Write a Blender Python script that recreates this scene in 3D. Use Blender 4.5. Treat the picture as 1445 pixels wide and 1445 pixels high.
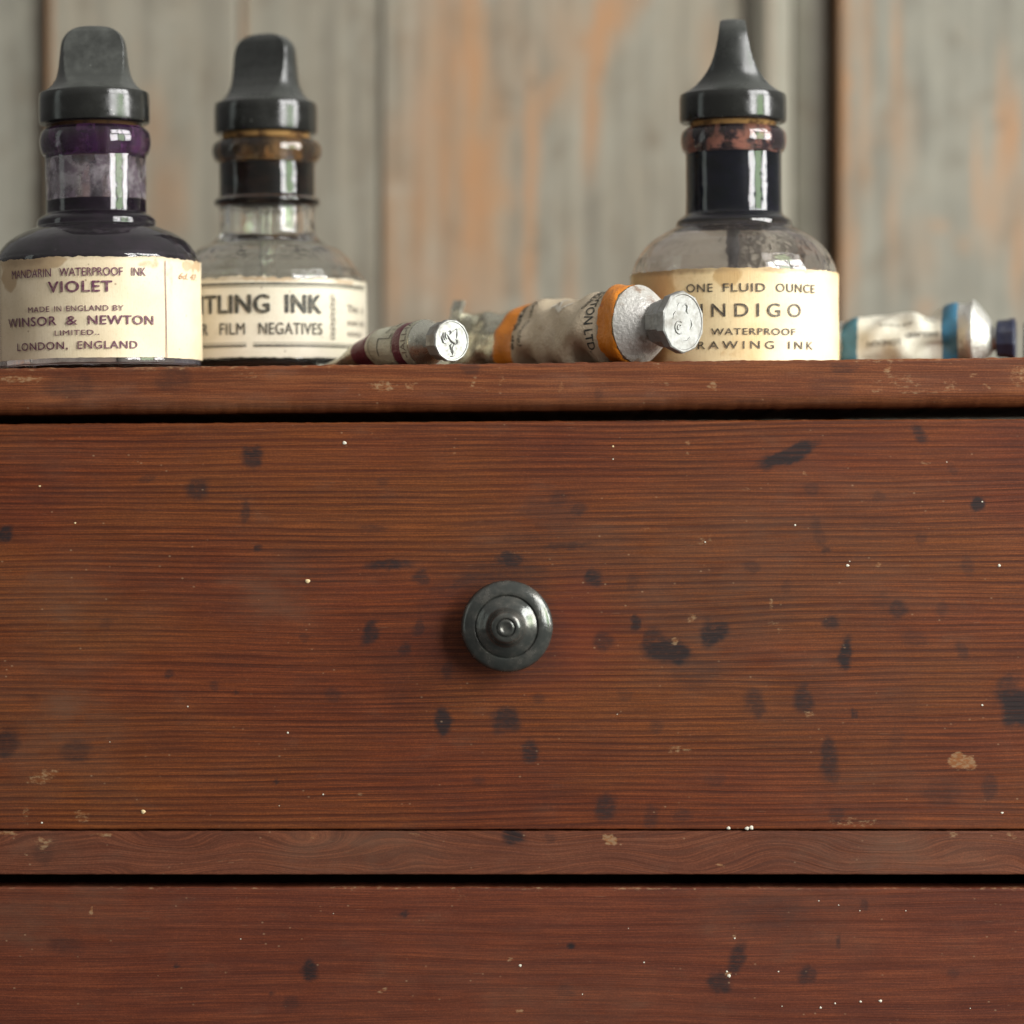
import bpy, bmesh, math, random
import numpy as np
from mathutils import Vector, Matrix

# ------------------------------------------------------------------ units
# one "unit" u is 0.19 mm: about one pixel of the photograph at the cabinet front
S = 0.00019
F = 4800.0                    # camera distance to the cabinet front, in u
R = math.radians
sc = bpy.context.scene
for o in list(bpy.data.objects):
    bpy.data.objects.remove(o)
rng = random.Random(7)
nrng = np.random.default_rng(5)

# ------------------------------------------------------------------ camera
cd = bpy.data.cameras.new('camera')
cam = bpy.data.objects.new('camera', cd)
sc.collection.objects.link(cam)
sc.camera = cam
cam.location = (0, -F * S, 0)
cam.rotation_euler = (R(90), 0, 0)
cd.sensor_width = 36
cd.lens = 36 * F / 1445.0
cd.clip_start = 0.05
cd.clip_end = 50
cd.dof.use_dof = True
cd.dof.focus_distance = (F + 12) * S
cd.dof.aperture_fstop = 5.2
cd.dof.aperture_blades = 9

# ------------------------------------------------------------------ room light
w = bpy.data.worlds.new('World')
sc.world = w
w.use_nodes = True
bg = w.node_tree.nodes['Background']
wt = w.node_tree
tc_ = wt.nodes.new('ShaderNodeTexCoord')
sx_ = wt.nodes.new('ShaderNodeSeparateXYZ')
mr_ = wt.nodes.new('ShaderNodeMapRange')
mr_.interpolation_type = 'SMOOTHSTEP'
wt.links.new(tc_.outputs['Generated'], sx_.inputs[0])
wt.links.new(sx_.outputs[2], mr_.inputs[0])
mr_.inputs[1].default_value, mr_.inputs[2].default_value = -0.1, 0.8      # room walls -> ceiling
mr_.inputs[3].default_value, mr_.inputs[4].default_value = 0.14, 0.46
wt.links.new(mr_.outputs[0], bg.inputs['Strength'])
bg.inputs['Color'].default_value = (1.0, 0.975, 0.93, 1)


def pane(x, y, z, sx, sy, power, col):
    l = bpy.data.lights.new('window_pane_light', 'AREA')
    l.shape = 'RECTANGLE'
    l.size, l.size_y = sx, sy
    l.energy = power
    l.color = col
    o = bpy.data.objects.new('window_pane_light', l)
    sc.collection.objects.link(o)
    o.location = (x, y, z)
    return o


# a window of 3 x 2 panes to the right of the cabinet, a little in front of it
WAZ, WD = R(62), 1.30
wc = Vector((math.sin(WAZ) * WD, -0.05 - math.cos(WAZ) * WD, 0.52))
wr = Vector((math.cos(WAZ), math.sin(WAZ), 0))
for i in (-1, 0, 1):
    for j in (0, 1):
        p = wc + wr * (i * 0.40) + Vector((0, 0, (j - 0.5) * 0.56))
        green = (j == 0 and i == 0)
        o = pane(p.x, p.y, p.z, 0.345, 0.50, 5.0 if green else 10.8,
                 (0.62, 0.85, 0.50) if green else (1.0, 0.985, 0.97))
        o.rotation_euler = (R(90), 0, math.atan2(wr.y, wr.x))

# a dim, tall, far window on the left that gives the grey sheen on the left of caps and necks
o = pane(-1.55, -0.32, 0.30, 0.34, 1.1, 1.3, (0.90, 1.0, 0.94))
o.rotation_euler = (R(90), 0, R(-78))

sc.view_settings.view_transform = 'Standard'
sc.view_settings.look = 'None'
sc.view_settings.exposure = 0.0
sc.view_settings.gamma = 1.0
sc.cycles.use_denoising = True
sc.cycles.denoising_prefilter = 'ACCURATE'
sc.cycles.max_bounces = 14
sc.cycles.transmission_bounces = 12
sc.cycles.glossy_bounces = 6
sc.cycles.diffuse_bounces = 3
sc.cycles.transparent_max_bounces = 12
sc.cycles.sample_clamp_indirect = 6
sc.cycles.blur_glossy = 0.5


# ------------------------------------------------------------------ helpers
def scr(px, py, d=0.0):
    """photograph pixel at depth d (u) -> world point in u"""
    k = (F + d) / F
    return Vector(((px - 722.5) * k, d, (722.5 - py) * k))


def ztop(X):
    """height of the cabinet's top surface (it leans a little) at world X, in u"""
    return 201.8 + 0.0107 * (X + 722.5)


def empty(name, loc, label, cat, group=None):
    o = bpy.data.objects.new(name, None)
    o.empty_display_size = 0.01
    sc.collection.objects.link(o)
    o.location = Vector(loc) * S
    o['label'] = label
    o['category'] = cat
    if group:
        o['group'] = group
    return o


def mesh_obj(name, verts, faces, mat, parent=None, smooth=True, marks=None, label=None, kind=None, crease=None):
    me = bpy.data.meshes.new(name)
    v = np.asarray(verts, dtype=float) * S
    me.from_pydata(v.tolist(), [], faces)
    me.update()
    if smooth:
        me.polygons.foreach_set('use_smooth', [True] * len(me.polygons))
        if crease:
            me.set_sharp_from_angle(angle=R(crease))
    if marks is not None:
        a = me.color_attributes.new('marks', 'FLOAT_COLOR', 'POINT')
        a.data.foreach_set('color', np.asarray(marks, dtype=np.float32).ravel())
    if mat:
        me.materials.append(mat)
    o = bpy.data.objects.new(name, me)
    sc.collection.objects.link(o)
    if parent:
        o.parent = parent
    if label:
        o['label'] = label
    if kind:
        o['kind'] = kind
    return o


def grid_faces(nr, nc, wrap=False, flip=False):
    fs = []
    for i in range(nr - 1):
        for j in range(nc if wrap else nc - 1):
            a, b = i * nc + j, i * nc + (j + 1) % nc
            c, d = b + nc, a + nc
            fs.append((a, d, c, b) if flip else (a, b, c, d))
    return fs


def refine(prof, step=4.0):
    out = [prof[0]]
    for a, b in zip(prof, prof[1:]):
        n = max(1, int(math.hypot(b[0] - a[0], b[1] - a[1]) / step))
        for i in range(1, n + 1):
            t = i / n
            out.append((a[0] + (b[0] - a[0]) * t, a[1] + (b[1] - a[1]) * t))
    return out


def smooth_curve(pts, n=6):
    """Catmull-Rom through (r,z) points"""
    P = [pts[0]] + list(pts) + [pts[-1]]
    out = []
    for i in range(1, len(P) - 2):
        p0, p1, p2, p3 = [np.array(q, float) for q in P[i - 1:i + 3]]
        for k in range(n):
            t = k / n
            q = 0.5 * (2 * p1 + (p2 - p0) * t + (2 * p0 - 5 * p1 + 4 * p2 - p3) * t * t + (3 * p1 - p0 - 3 * p2 + p3) * t ** 3)
            out.append((max(float(q[0]), 0.0), float(q[1])))
    out.append(tuple(pts[-1]))
    return out


def lathe(name, prof, mat, parent, n=96, smooth=True, crease=40, label=None, closed=False, loc=None):
    """surface of revolution about z; prof = [(r, z)] ; ends on the axis are closed with a fan"""
    vs, fs, rows = [], [], []
    for r, z in prof:
        if r < 1e-6:
            rows.append([len(vs)])
            vs.append((0, 0, z))
        else:
            rows.append(list(range(len(vs), len(vs) + n)))
            for k in range(n):
                a = 2 * math.pi * k / n
                vs.append((r * math.cos(a), r * math.sin(a), z))
    seq = list(zip(rows, rows[1:]))
    if closed:
        seq.append((rows[-1], rows[0]))
    for A, B in seq:
        for k in range(n):
            k2 = (k + 1) % n
            if len(A) == 1 and len(B) == 1:
                continue
            if len(A) == 1:
                fs.append((A[0], B[k2], B[k]))
            elif len(B) == 1:
                fs.append((A[k], A[k2], B[0]))
            else:
                fs.append((A[k], A[k2], B[k2], B[k]))
    o = mesh_obj(name, vs, fs, mat, parent, smooth, label=label, crease=crease)
    bm = bmesh.new()
    bm.from_mesh(o.data)
    bmesh.ops.recalc_face_normals(bm, faces=bm.faces)
    bm.to_mesh(o.data)
    bm.free()
    return o


def recalc(o):
    bm = bmesh.new()
    bm.from_mesh(o.data)
    bmesh.ops.recalc_face_normals(bm, faces=bm.faces)
    bm.to_mesh(o.data)
    bm.free()


# ------------------------------------------------------------------ lettering
_cache = {}


def glyphs(s, space=1.0, bold=0.0, shear=0.0):
    """flat text mesh: vertices (n,2) with cap height 1 and x from 0, and faces"""
    key = (s, space, bold, shear)
    if key in _cache:
        return _cache[key]

    def build(t):
        c = bpy.data.curves.new('lettering', 'FONT')
        c.body = t
        c.size = 1
        c.space_character = space
        c.offset = bold
        c.shear = shear
        c.resolution_u = 4
        o = bpy.data.objects.new('lettering', c)
        sc.collection.objects.link(o)
        dg = bpy.context.evaluated_depsgraph_get()
        me = bpy.data.meshes.new_from_object(o.evaluated_get(dg))
        v = np.array([(p.co.x, p.co.y) for p in me.vertices])
        f = [tuple(p.vertices) for p in me.polygons]
        bpy.data.objects.remove(o)
        bpy.data.curves.remove(c)
        bpy.data.meshes.remove(me)
        return v, f
    h = build('H')[0][:, 1].max()
    v, f = build(s)
    v = v.copy()
    v[:, 0] -= v[:, 0].min()
    v /= h
    _cache[key] = (v, f)
    return v, f


class Print:
    """flat print collected in a plane (a, b), sliced finely, then laid on a surface by a function"""

    def __init__(self):
        self.v, self.f = [], []

    def add(self, v, f, c=0.0):
        n = len(self.v)
        self.v += [tuple(p) + (c,) for p in v]
        self.f += [tuple(i + n for i in q) for q in f]

    def line(self, s, a0, a1, b, h, space=1.0, bold=0.0, shear=0.0, rot=0):
        v, f = glyphs(s, space, 0.0, shear)
        wd = v[:, 0].max()
        e = bold * h * 1.6
        # heavier strokes: the same letter printed again a hair to the side
        for q, (ex, ey) in enumerate(((0, 0), (-e, 0), (e, 0), (0, e * .7), (0, -e * .7)) if bold > 0 else ((0, 0),)):
            x = v[:, 0] / wd * (a1 - a0) + ex
            y = v[:, 1] * h + ey
            c = q * 0.06
            if rot == 0:
                self.add(np.stack([a0 + x, b + y], 1), f, c)
            else:
                self.add(np.stack([a1 - x, b + h - y], 1), f, c)

    def box(self, a0, b0, a1, b1):
        self.add([(a0, b0), (a1, b0), (a1, b1), (a0, b1)], [(0, 1, 2, 3)])

    def ring(self, a, b, ra, rb, w, n=20):
        v = []
        for k in range(n):
            t = 2 * math.pi * k / n
            v.append((a + ra * math.cos(t), b + rb * math.sin(t)))
            v.append((a + (ra - w) * math.cos(t), b + (rb - w) * math.sin(t)))
        self.add(v, [(2 * k, (2 * k + 2) % (2 * n), (2 * k + 3) % (2 * n), 2 * k + 1) for k in range(n)])

    def stroke(self, pts, w):
        """polyline of width w"""
        for (x0, y0), (x1, y1) in zip(pts, pts[1:]):
            d = Vector((x1 - x0, y1 - y0))
            if d.length < 1e-6:
                continue
            n = Vector((-d.y, d.x)).normalized() * w / 2
            self.add([(x0 + n.x, y0 + n.y), (x1 + n.x, y1 + n.y), (x1 - n.x, y1 - n.y), (x0 - n.x, y0 - n.y)], [(0, 1, 2, 3)])

    def lay(self, name, fn, mat, parent, step=5.0):
        bm = bmesh.new()
        vs = [bm.verts.new(p) for p in self.v]
        for q in self.f:
            try:
                bm.faces.new([vs[i] for i in q])
            except ValueError:
                pass
        V = np.array(self.v)[:, :2]
        for ax in (0, 1):
            lo, hi = V[:, ax].min(), V[:, ax].max()
            t = lo + step
            while t < hi:
                co, no = [0, 0, 0], [0, 0, 0]
                co[ax], no[ax] = t, 1
                bmesh.ops.bisect_plane(bm, geom=bm.verts[:] + bm.edges[:] + bm.faces[:], plane_co=co, plane_no=no)
                t += step
        for v in bm.verts:
            v.co = Vector(fn(v.co.x, v.co.y, v.co.z)) * S
        me = bpy.data.meshes.new(name)
        bm.to_mesh(me)
        bm.free()
        me.materials.append(mat)
        o = bpy.data.objects.new(name, me)
        sc.collection.objects.link(o)
        o.parent = parent
        return o


# ------------------------------------------------------------------ node helper
class Mat:
    def __init__(self, name):
        self.m = bpy.data.materials.new(name)
        self.m.use_nodes = True
        self.t = self.m.node_tree
        self.t.nodes.clear()
        self.out = self.t.nodes.new('ShaderNodeOutputMaterial')

    def set(self, sock, v):
        if isinstance(v, bpy.types.NodeSocket):
            self.t.links.new(v, sock)
        elif isinstance(v, (tuple, list)):
            v = tuple(v)
            if len(sock.default_value) == 4 and len(v) == 3:
                v = v + (1,)
            sock.default_value = v
        else:
            sock.default_value = v

    def coord(self, sx=1.0, sy=1.0, sz=1.0, off=(0, 0, 0)):
        """object coordinates in u, scaled"""
        tc = self.t.nodes.new('ShaderNodeTexCoord')
        mp = self.t.nodes.new('ShaderNodeMapping')
        mp.inputs['Scale'].default_value = (sx / S, sy / S, sz / S)
        mp.inputs['Location'].default_value = off
        self.t.links.new(tc.outputs['Object'], mp.inputs['Vector'])
        return mp.outputs[0]

    def noise(self, vec, scale=1.0, detail=3, rough=0.5, dist=0.0, col=False):
        n = self.t.nodes.new('ShaderNodeTexNoise')
        self.set(n.inputs['Vector'], vec)
        self.set(n.inputs['Scale'], scale)
        n.inputs['Detail'].default_value = detail
        n.inputs['Roughness'].default_value = rough
        n.inputs['Distortion'].default_value = dist
        return n.outputs['Color' if col else 'Fac']

    def vor(self, vec, scale=1.0, feature='F1', out='Distance', rnd=1.0):
        n = self.t.nodes.new('ShaderNodeTexVoronoi')
        n.feature = feature
        self.set(n.inputs['Vector'], vec)
        n.inputs['Scale'].default_value = scale
        n.inputs['Randomness'].default_value = rnd
        return n.outputs[out]

    def wave(self, vec, scale, profile='SAW', dist=0, detail=2, dscale=1.0, direction='Z'):
        n = self.t.nodes.new('ShaderNodeTexWave')
        n.wave_type = 'BANDS'
        n.bands_direction = direction
        n.wave_profile = profile
        self.set(n.inputs['Vector'], vec)
        n.inputs['Scale'].default_value = scale
        n.inputs['Distortion'].default_value = dist
        n.inputs['Detail'].default_value = detail
        n.inputs['Detail Scale'].default_value = dscale
        return n.outputs['Fac']

    def math(self, op, a, b=0.0, c=0.0, clamp=False):
        n = self.t.nodes.new('ShaderNodeMath')
        n.operation = op
        n.use_clamp = clamp
        self.set(n.inputs[0], a)
        self.set(n.inputs[1], b)
        self.set(n.inputs[2], c)
        return n.outputs[0]

    def step(self, v, lo, hi, a=0.0, b=1.0):
        n = self.t.nodes.new('ShaderNodeMapRange')
        n.interpolation_type = 'SMOOTHSTEP'
        self.set(n.inputs[0], v)
        n.inputs[1].default_value, n.inputs[2].default_value = lo, hi
        n.inputs[3].default_value, n.inputs[4].default_value = a, b
        return n.outputs[0]

    def mix(self, f, a, b, mode='MIX'):
        n = self.t.nodes.new('ShaderNodeMix')
        n.data_type = 'RGBA'
        n.blend_type = mode
        n.clamp_factor = True
        self.set(n.inputs[0], f)
        self.set(n.inputs[6], a)
        self.set(n.inputs[7], b)
        return n.outputs[2]

    def ramp(self, f, stops):
        n = self.t.nodes.new('ShaderNodeValToRGB')
        e = n.color_ramp.elements
        while len(e) < len(stops):
            e.new(0.5)
        for k, (p, c) in enumerate(stops):
            e[k].position = p
            e[k].color = tuple(c) + (1,)
        self.set(n.inputs[0], f)
        return n.outputs[0]

    def sep(self, v):
        n = self.t.nodes.new('ShaderNodeSeparateXYZ')
        self.set(n.inputs[0], v)
        return n.outputs

    def comb(self, x, y, z):
        n = self.t.nodes.new('ShaderNodeCombineXYZ')
        for k, q in enumerate((x, y, z)):
            self.set(n.inputs[k], q)
        return n.outputs[0]

    def marks(self):
        n = self.t.nodes.new('ShaderNodeAttribute')
        n.attribute_name = 'marks'
        s = self.t.nodes.new('ShaderNodeSeparateColor')
        self.t.links.new(n.outputs['Color'], s.inputs[0])
        return s.outputs[0], s.outputs[1], s.outputs[2], n.outputs['Alpha']

    def bump(self, h, strength=0.3, dist=1.0):
        n = self.t.nodes.new('ShaderNodeBump')
        n.inputs['Strength'].default_value = strength
        n.inputs['Distance'].default_value = dist * S
        self.set(n.inputs['Height'], h)
        return n.outputs[0]

    def bsdf(self, **kw):
        n = self.t.nodes.new('ShaderNodeBsdfPrincipled')
        for k, v in kw.items():
            k = k.replace('_', ' ')
            if k == 'Base':
                k = 'Base Color'
            self.set(n.inputs[k], v)
        self.t.links.new(n.outputs[0], self.out.inputs['Surface'])
        return n


# ------------------------------------------------------------------ materials
def wood(name, dark, mid, light, pitch=10.5, contrast=1.0, warpx=900.0, warpz=240.0, warp=40.0, off=(0, 0, 0),
         hazec=(0.110, 0.055, 0.032), swirl=0.0, gloss=0.42, tone=None, angle=0.0):
    M = Mat(name)
    P = M.coord(off=off)
    x, y, z = M.sep(P)
    big = M.noise(M.comb(M.math('DIVIDE', x, warpx), M.math('DIVIDE', y, 300.0), M.math('DIVIDE', z, warpz)), 1.0, 2)
    small = M.noise(M.comb(M.math('DIVIDE', x, 260.0), 0.0, M.math('DIVIDE', z, 40.0)), 1.0, 3)
    v = M.math('ADD', z, M.math('MULTIPLY', big, warp))
    v = M.math('ADD', v, M.math('MULTIPLY', small, 3.4))
    v = M.math('ADD', v, M.math('MULTIPLY', x, angle))
    if swirl:
        sw = M.noise(M.comb(M.math('DIVIDE', x, 230.0), 0.0, M.math('DIVIDE', z, 90.0)), 1.0, 1)
        v = M.math('ADD', v, M.math('MULTIPLY', sw, swirl))
    # yearly rings: spacing itself wanders
    wob = M.noise(M.comb(0.0, 0.0, M.math('DIVIDE', v, 60.0)), 1.0, 2)
    ph = M.math('ADD', M.math('DIVIDE', v, pitch), M.math('MULTIPLY', wob, 2.6))
    fr = M.math('FRACT', ph)
    ring = M.math('MULTIPLY', M.step(fr, 0.15, 0.74), M.step(fr, 0.80, 1.0, 1.0, 0.0))
    amp = M.noise(M.comb(M.math('DIVIDE', x, 650.0), 3.0, M.math('DIVIDE', v, 22.0)), 1.0, 3)
    amp = M.step(amp, 0.30, 0.62, 0.30, 1.0)
    ring = M.math('MULTIPLY', ring, amp)
    fine = M.noise(M.comb(M.math('DIVIDE', x, 110.0), y, M.math('DIVIDE', v, 1.7)), 1.0, 5, 0.66)
    mid_n = M.noise(M.comb(M.math('DIVIDE', x, 330.0), 1.0, M.math('DIVIDE', v, 8.0)), 1.0, 3)
    blotch = M.noise(M.comb(M.math('DIVIDE', x, 170.0), 5.0, M.math('DIVIDE', z, 95.0)), 1.0, 4, 0.6)
    body = M.mix(M.step(mid_n, 0.32, 0.70), mid, light)
    body = M.mix(M.step(blotch, 0.35, 0.72, 0.0, 0.65), body, (mid[0] * 0.62, mid[1] * 0.55, mid[2] * 0.60))
    if tone:
        body = M.mix(M.step(M.noise(M.comb(M.math('DIVIDE', x, 520.0), 9.0, M.math('DIVIDE', z, 180.0)), 1.0, 2), 0.36, 0.62), body,
                     M.mix(0.72, body, tone))
    col = M.mix(M.math('MULTIPLY', ring, 0.82 * contrast), body, dark)
    col = M.mix(M.step(fine, 0.40, 0.62, 0.0, 0.50), col, tuple(q * 0.55 for q in dark))
    col = M.mix(M.step(fine, 0.52, 0.30, 0.0, 0.22), col, (light[0] * 1.6, light[1] * 1.7, light[2] * 1.8))
    gr = M.noise(M.coord(0.42, 0.42, 0.62), 1.0, 3, 0.75)
    col = M.mix(M.step(gr, 0.42, 0.64, 0.0, 0.38), col, tuple(q * 0.5 for q in mid))
    col = M.mix(M.step(gr, 0.50, 0.32, 0.0, 0.16), col, (light[0] * 1.5, light[1] * 1.7, light[2] * 2.0))
    ink, wear, haze, red = M.marks()
    # waxy grey bloom, ink blots, bare wood and pale smears, spilled red
    patch = M.noise(M.coord(0.012, 0.012, 0.025, off=off), 1.0, 5, 0.62)
    hz = M.math('ADD', M.math('MULTIPLY', M.math('MULTIPLY', haze, M.step(patch, 0.30, 0.66, 0.25, 1.2)), 0.60), M.step(patch, 0.56, 0.80, 0.0, 0.26))
    col = M.mix(hz, col, hazec)
    col = M.mix(M.math('MULTIPLY', red, 0.46), col, (0.13, 0.020, 0.008))
    n2 = M.noise(M.coord(0.10, 0.1, 0.22), 1.0, 4, 0.65)
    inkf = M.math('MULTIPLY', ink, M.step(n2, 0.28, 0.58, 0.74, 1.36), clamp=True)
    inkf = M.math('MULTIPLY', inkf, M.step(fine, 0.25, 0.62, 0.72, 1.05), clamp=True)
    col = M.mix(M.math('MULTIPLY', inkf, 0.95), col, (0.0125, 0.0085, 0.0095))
    wn = M.noise(M.coord(0.11, 0.1, 0.24), 1.0, 5, 0.7)
    wf = M.step(M.math('ADD', wear, M.math('MULTIPLY', M.math('SUBTRACT', wn, 0.5), 1.9)), 0.36, 0.85)
    wf = M.math('MULTIPLY', wf, M.step(wear, 0.02, 0.2))
    wcol = M.mix(M.step(wn, 0.42, 0.62), (0.33, 0.13, 0.04), (0.40, 0.27, 0.15))
    col = M.mix(M.math('MULTIPLY', wf, 0.46), col, wcol)
    # dust flecks and hair scratches
    fl = M.vor(M.coord(0.055, 0.055, 0.075, off=off), 1.0)
    flm = M.math('MULTIPLY', M.step(fl, 0.13, 0.045), M.step(M.noise(M.coord(0.02, 0.02, 0.02), 1.0, 2), 0.50, 0.64))
    col = M.mix(M.math('MULTIPLY', flm, 0.28), col, (0.45, 0.30, 0.18))
    scn = M.noise(M.comb(M.math('DIVIDE', x, 34.0), 7.0, M.math('DIVIDE', z, 1.1)), 1.0, 1)
    col = M.mix(M.step(scn, 0.735, 0.80, 0.0, 0.30), col, (0.34, 0.21, 0.13))
    hgt = M.math('SUBTRACT', M.math('MULTIPLY', fine, 0.55), M.math('MULTIPLY', ring, 0.28))
    rgh = M.step(M.math('ADD', fine, M.math('MULTIPLY', patch, 0.6)), 0.5, 1.1, gloss, gloss + 0.26)
    M.bsdf(Base=col, Roughness=rgh, Normal=M.bump(hgt, 0.45, 1.4), Specular_IOR_Level=0.26)
    return M.m


drawer_wood = wood('drawer_pine', (0.038, 0.0060, 0.0020), (0.132, 0.0262, 0.0070), (0.192, 0.046, 0.0118),
                   tone=(0.180, 0.056, 0.011), pitch=9.0, contrast=1.0, angle=-0.012)
drawer2_wood = wood('lower_drawer_pine', (0.056, 0.0105, 0.0055), (0.128, 0.029, 0.0120), (0.168, 0.042, 0.0160),
                    pitch=19.0, contrast=0.62, off=(400, 0, 230), warp=60)
rail_wood = wood('rail_pine', (0.060, 0.015, 0.007), (0.140, 0.040, 0.018), (0.170, 0.055, 0.026), pitch=13.0, contrast=0.22,
                 off=(-300, 0, 90), swirl=110.0, warp=70, hazec=(0.12, 0.07, 0.045))
top_wood = wood('top_board_pine', (0.064, 0.015, 0.006), (0.160, 0.042, 0.014), (0.235, 0.076, 0.026), pitch=15.0, contrast=0.55,
                off=(130, 0, -50), warp=26, hazec=(0.16, 0.085, 0.055), gloss=0.38)
carcass_wood = wood('carcass_pine', (0.04, 0.014, 0.008), (0.09, 0.032, 0.015), (0.12, 0.05, 0.02))


def wall_mat(name, off=(0, 0, 0), base=(0.250, 0.220, 0.170), base2=(0.165, 0.146, 0.115)):
    M = Mat(name)
    P = M.coord(off=off)
    x, y, z = M.sep(P)
    st = M.noise(M.comb(M.math('DIVIDE', x, 26.0), y, M.math('DIVIDE', z, 520.0)), 1.0, 4, 0.6)
    cl = M.noise(M.comb(M.math('DIVIDE', x, 90.0), y, M.math('DIVIDE', z, 150.0)), 1.0, 5, 0.62)
    col = M.mix(M.step(st, 0.36, 0.66), base, base2)
    col = M.mix(M.step(cl, 0.40, 0.68, 0.0, 0.55), col, (0.275, 0.258, 0.212))
    mot = M.noise(M.comb(M.math('DIVIDE', x, 60.0), y, M.math('DIVIDE', z, 90.0)), 1.0, 4, 0.6)
    col = M.mix(M.step(mot, 0.50, 0.74, 0.0, 0.60), col, (0.140, 0.106, 0.072))
    bare, pale, dark, ao = M.marks()
    g = M.noise(M.comb(M.math('DIVIDE', x, 9.0), y, M.math('DIVIDE', z, 260.0)), 1.0, 4, 0.6)
    thr = M.math('ADD', bare, M.math('MULTIPLY', M.math('SUBTRACT', g, 0.5), 0.55))
    bf = M.math('MULTIPLY', bare, M.step(M.math('ADD', g, M.math('MULTIPLY', M.math('SUBTRACT', cl, 0.5), 0.8)), 0.30, 0.66, 0.60, 1.35), clamp=True)
    col = M.mix(M.math('MULTIPLY', bf, 0.88), col, M.mix(cl, (0.38, 0.19, 0.070), (0.33, 0.165, 0.085)))
    col = M.mix(M.math('MULTIPLY', pale, 0.7), col, (0.36, 0.32, 0.26))
    spots = M.step(M.noise(M.comb(M.math('DIVIDE', x, 20.0), y, M.math('DIVIDE', z, 70.0)), 1.0, 3, 0.6), 0.60, 0.76, 0.0, 0.45)
    col = M.mix(spots, col, (0.32, 0.215, 0.13))
    col = M.mix(dark, col, (0.075, 0.058, 0.038))
    M.bsdf(Base=col, Roughness=0.75, Normal=M.bump(M.math('ADD', st, g), 0.35, 3.0))
    return M.m


wall_wood = wall_mat('weathered_plank')
wall_wood2 = wall_mat('weathered_plank_cool', (900, 0, 400), (0.232, 0.218, 0.180), (0.160, 0.150, 0.123))
moulding_mat = wall_mat('weathered_moulding', (300, 0, 1400), (0.205, 0.190, 0.150), (0.165, 0.154, 0.122))
board_behind = wall_mat('boards_in_the_joint', (0, 0, 0), (0.22, 0.14, 0.07), (0.17, 0.11, 0.06))


def glass(name, col, rough=0.0, ior=1.5, smear=0.0, smear_col=(0.3, 0.25, 0.22), lo=0.5, hi=0.8):
    M = Mat(name)
    b = M.bsdf(Base=col, Roughness=rough, IOR=ior, Transmission_Weight=1.0)
    n = M.noise(M.coord(0.03, 0.03, 0.03), 1.0, 2)
    M.set(b.inputs['Normal'], M.bump(n, 0.25, 6.0))
    if smear:
        # dust and dried ink film on the outside
        d = M.t.nodes.new('ShaderNodeBsdfDiffuse')
        M.set(d.inputs['Color'], smear_col)
        mx = M.t.nodes.new('ShaderNodeMixShader')
        n1 = M.noise(M.coord(0.018, 0.018, 0.03), 1.0, 5, 0.65)
        n2 = M.step(M.vor(M.coord(0.05, 0.05, 0.05), 1.0), 0.11, 0.05, 0.0, 0.55)
        f = M.math('MAXIMUM', M.step(n1, lo, hi, smear * 0.3, smear), M.math('MULTIPLY', n2, smear * 2.5))
        f = M.math('MULTIPLY', f, M.step(M.sep(M.coord())[2], 205, 228, 1.0, 0.12))
        M.set(mx.inputs[0], f)
        M.t.links.new(b.outputs[0], mx.inputs[1])
        M.t.links.new(d.outputs[0], mx.inputs[2])
        M.t.links.new(mx.outputs[0], M.out.inputs['Surface'])
    return M.m


glass_clear = glass('old_clear_glass', (0.95, 0.955, 0.94), smear=0.06, smear_col=(0.36, 0.34, 0.29))
glass_indigo = glass('inky_clear_glass', (0.90, 0.87, 0.86), smear=0.08, smear_col=(0.46, 0.38, 0.33))
glass_violet = glass('violet_stained_glass', (0.80, 0.72, 0.80), smear=0.10, smear_col=(0.30, 0.29, 0.28))


def film(name, c1, c2, lo=0.4, hi=0.6, alpha=0.0, rough=0.35):
    """dried ink on the inner wall; alpha = how much of it has flaked to clear"""
    M = Mat(name)
    n = M.noise(M.coord(0.035, 0.035, 0.05), 1.0, 5, 0.65)
    b = M.bsdf(Base=M.mix(M.step(n, lo, hi), c1, c2), Roughness=rough, Specular_IOR_Level=0.06 if rough < 0.5 else 0.3)
    if alpha:
        n3 = M.noise(M.coord(0.03, 0.03, 0.02, off=(9, 3, 1)), 1.0, 4, 0.6)
        M.set(b.inputs['Alpha'], M.step(n3, 0.38, 0.62, 1.0 - alpha, 1.0))
    return M.m


ink_violet = film('dried_violet_ink', (0.010, 0.006, 0.012), (0.018, 0.010, 0.020))
ink_violet_thin = film('thin_violet_film', (0.20, 0.17, 0.19), (0.42, 0.41, 0.40), alpha=0.9)
ink_violet_ring = film('purple_film', (0.035, 0.010, 0.040), (0.14, 0.05, 0.14), alpha=0.35, lo=0.48, hi=0.66)
ink_black = film('dried_black_ink', (0.008, 0.007, 0.006), (0.018, 0.010, 0.007))
ink_brown = film('dried_brown_residue', (0.17, 0.085, 0.032), (0.028, 0.016, 0.009), alpha=0.35, lo=0.42, hi=0.55)
ink_blue = film('dried_indigo_ink', (0.0045, 0.007, 0.011), (0.007, 0.008, 0.017))
ink_pink = film('dried_pinkish_residue', (0.30, 0.13, 0.095), (0.035, 0.025, 0.032), alpha=0.2, lo=0.40, hi=0.52)
cork_mat = film('cork', (0.48, 0.27, 0.10), (0.10, 0.045, 0.02), lo=0.45, hi=0.62, rough=0.8)


cork_dark = film('inky_cork', (0.10, 0.05, 0.02), (0.02, 0.01, 0.012), lo=0.5, hi=0.66, rough=0.8)


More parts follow.
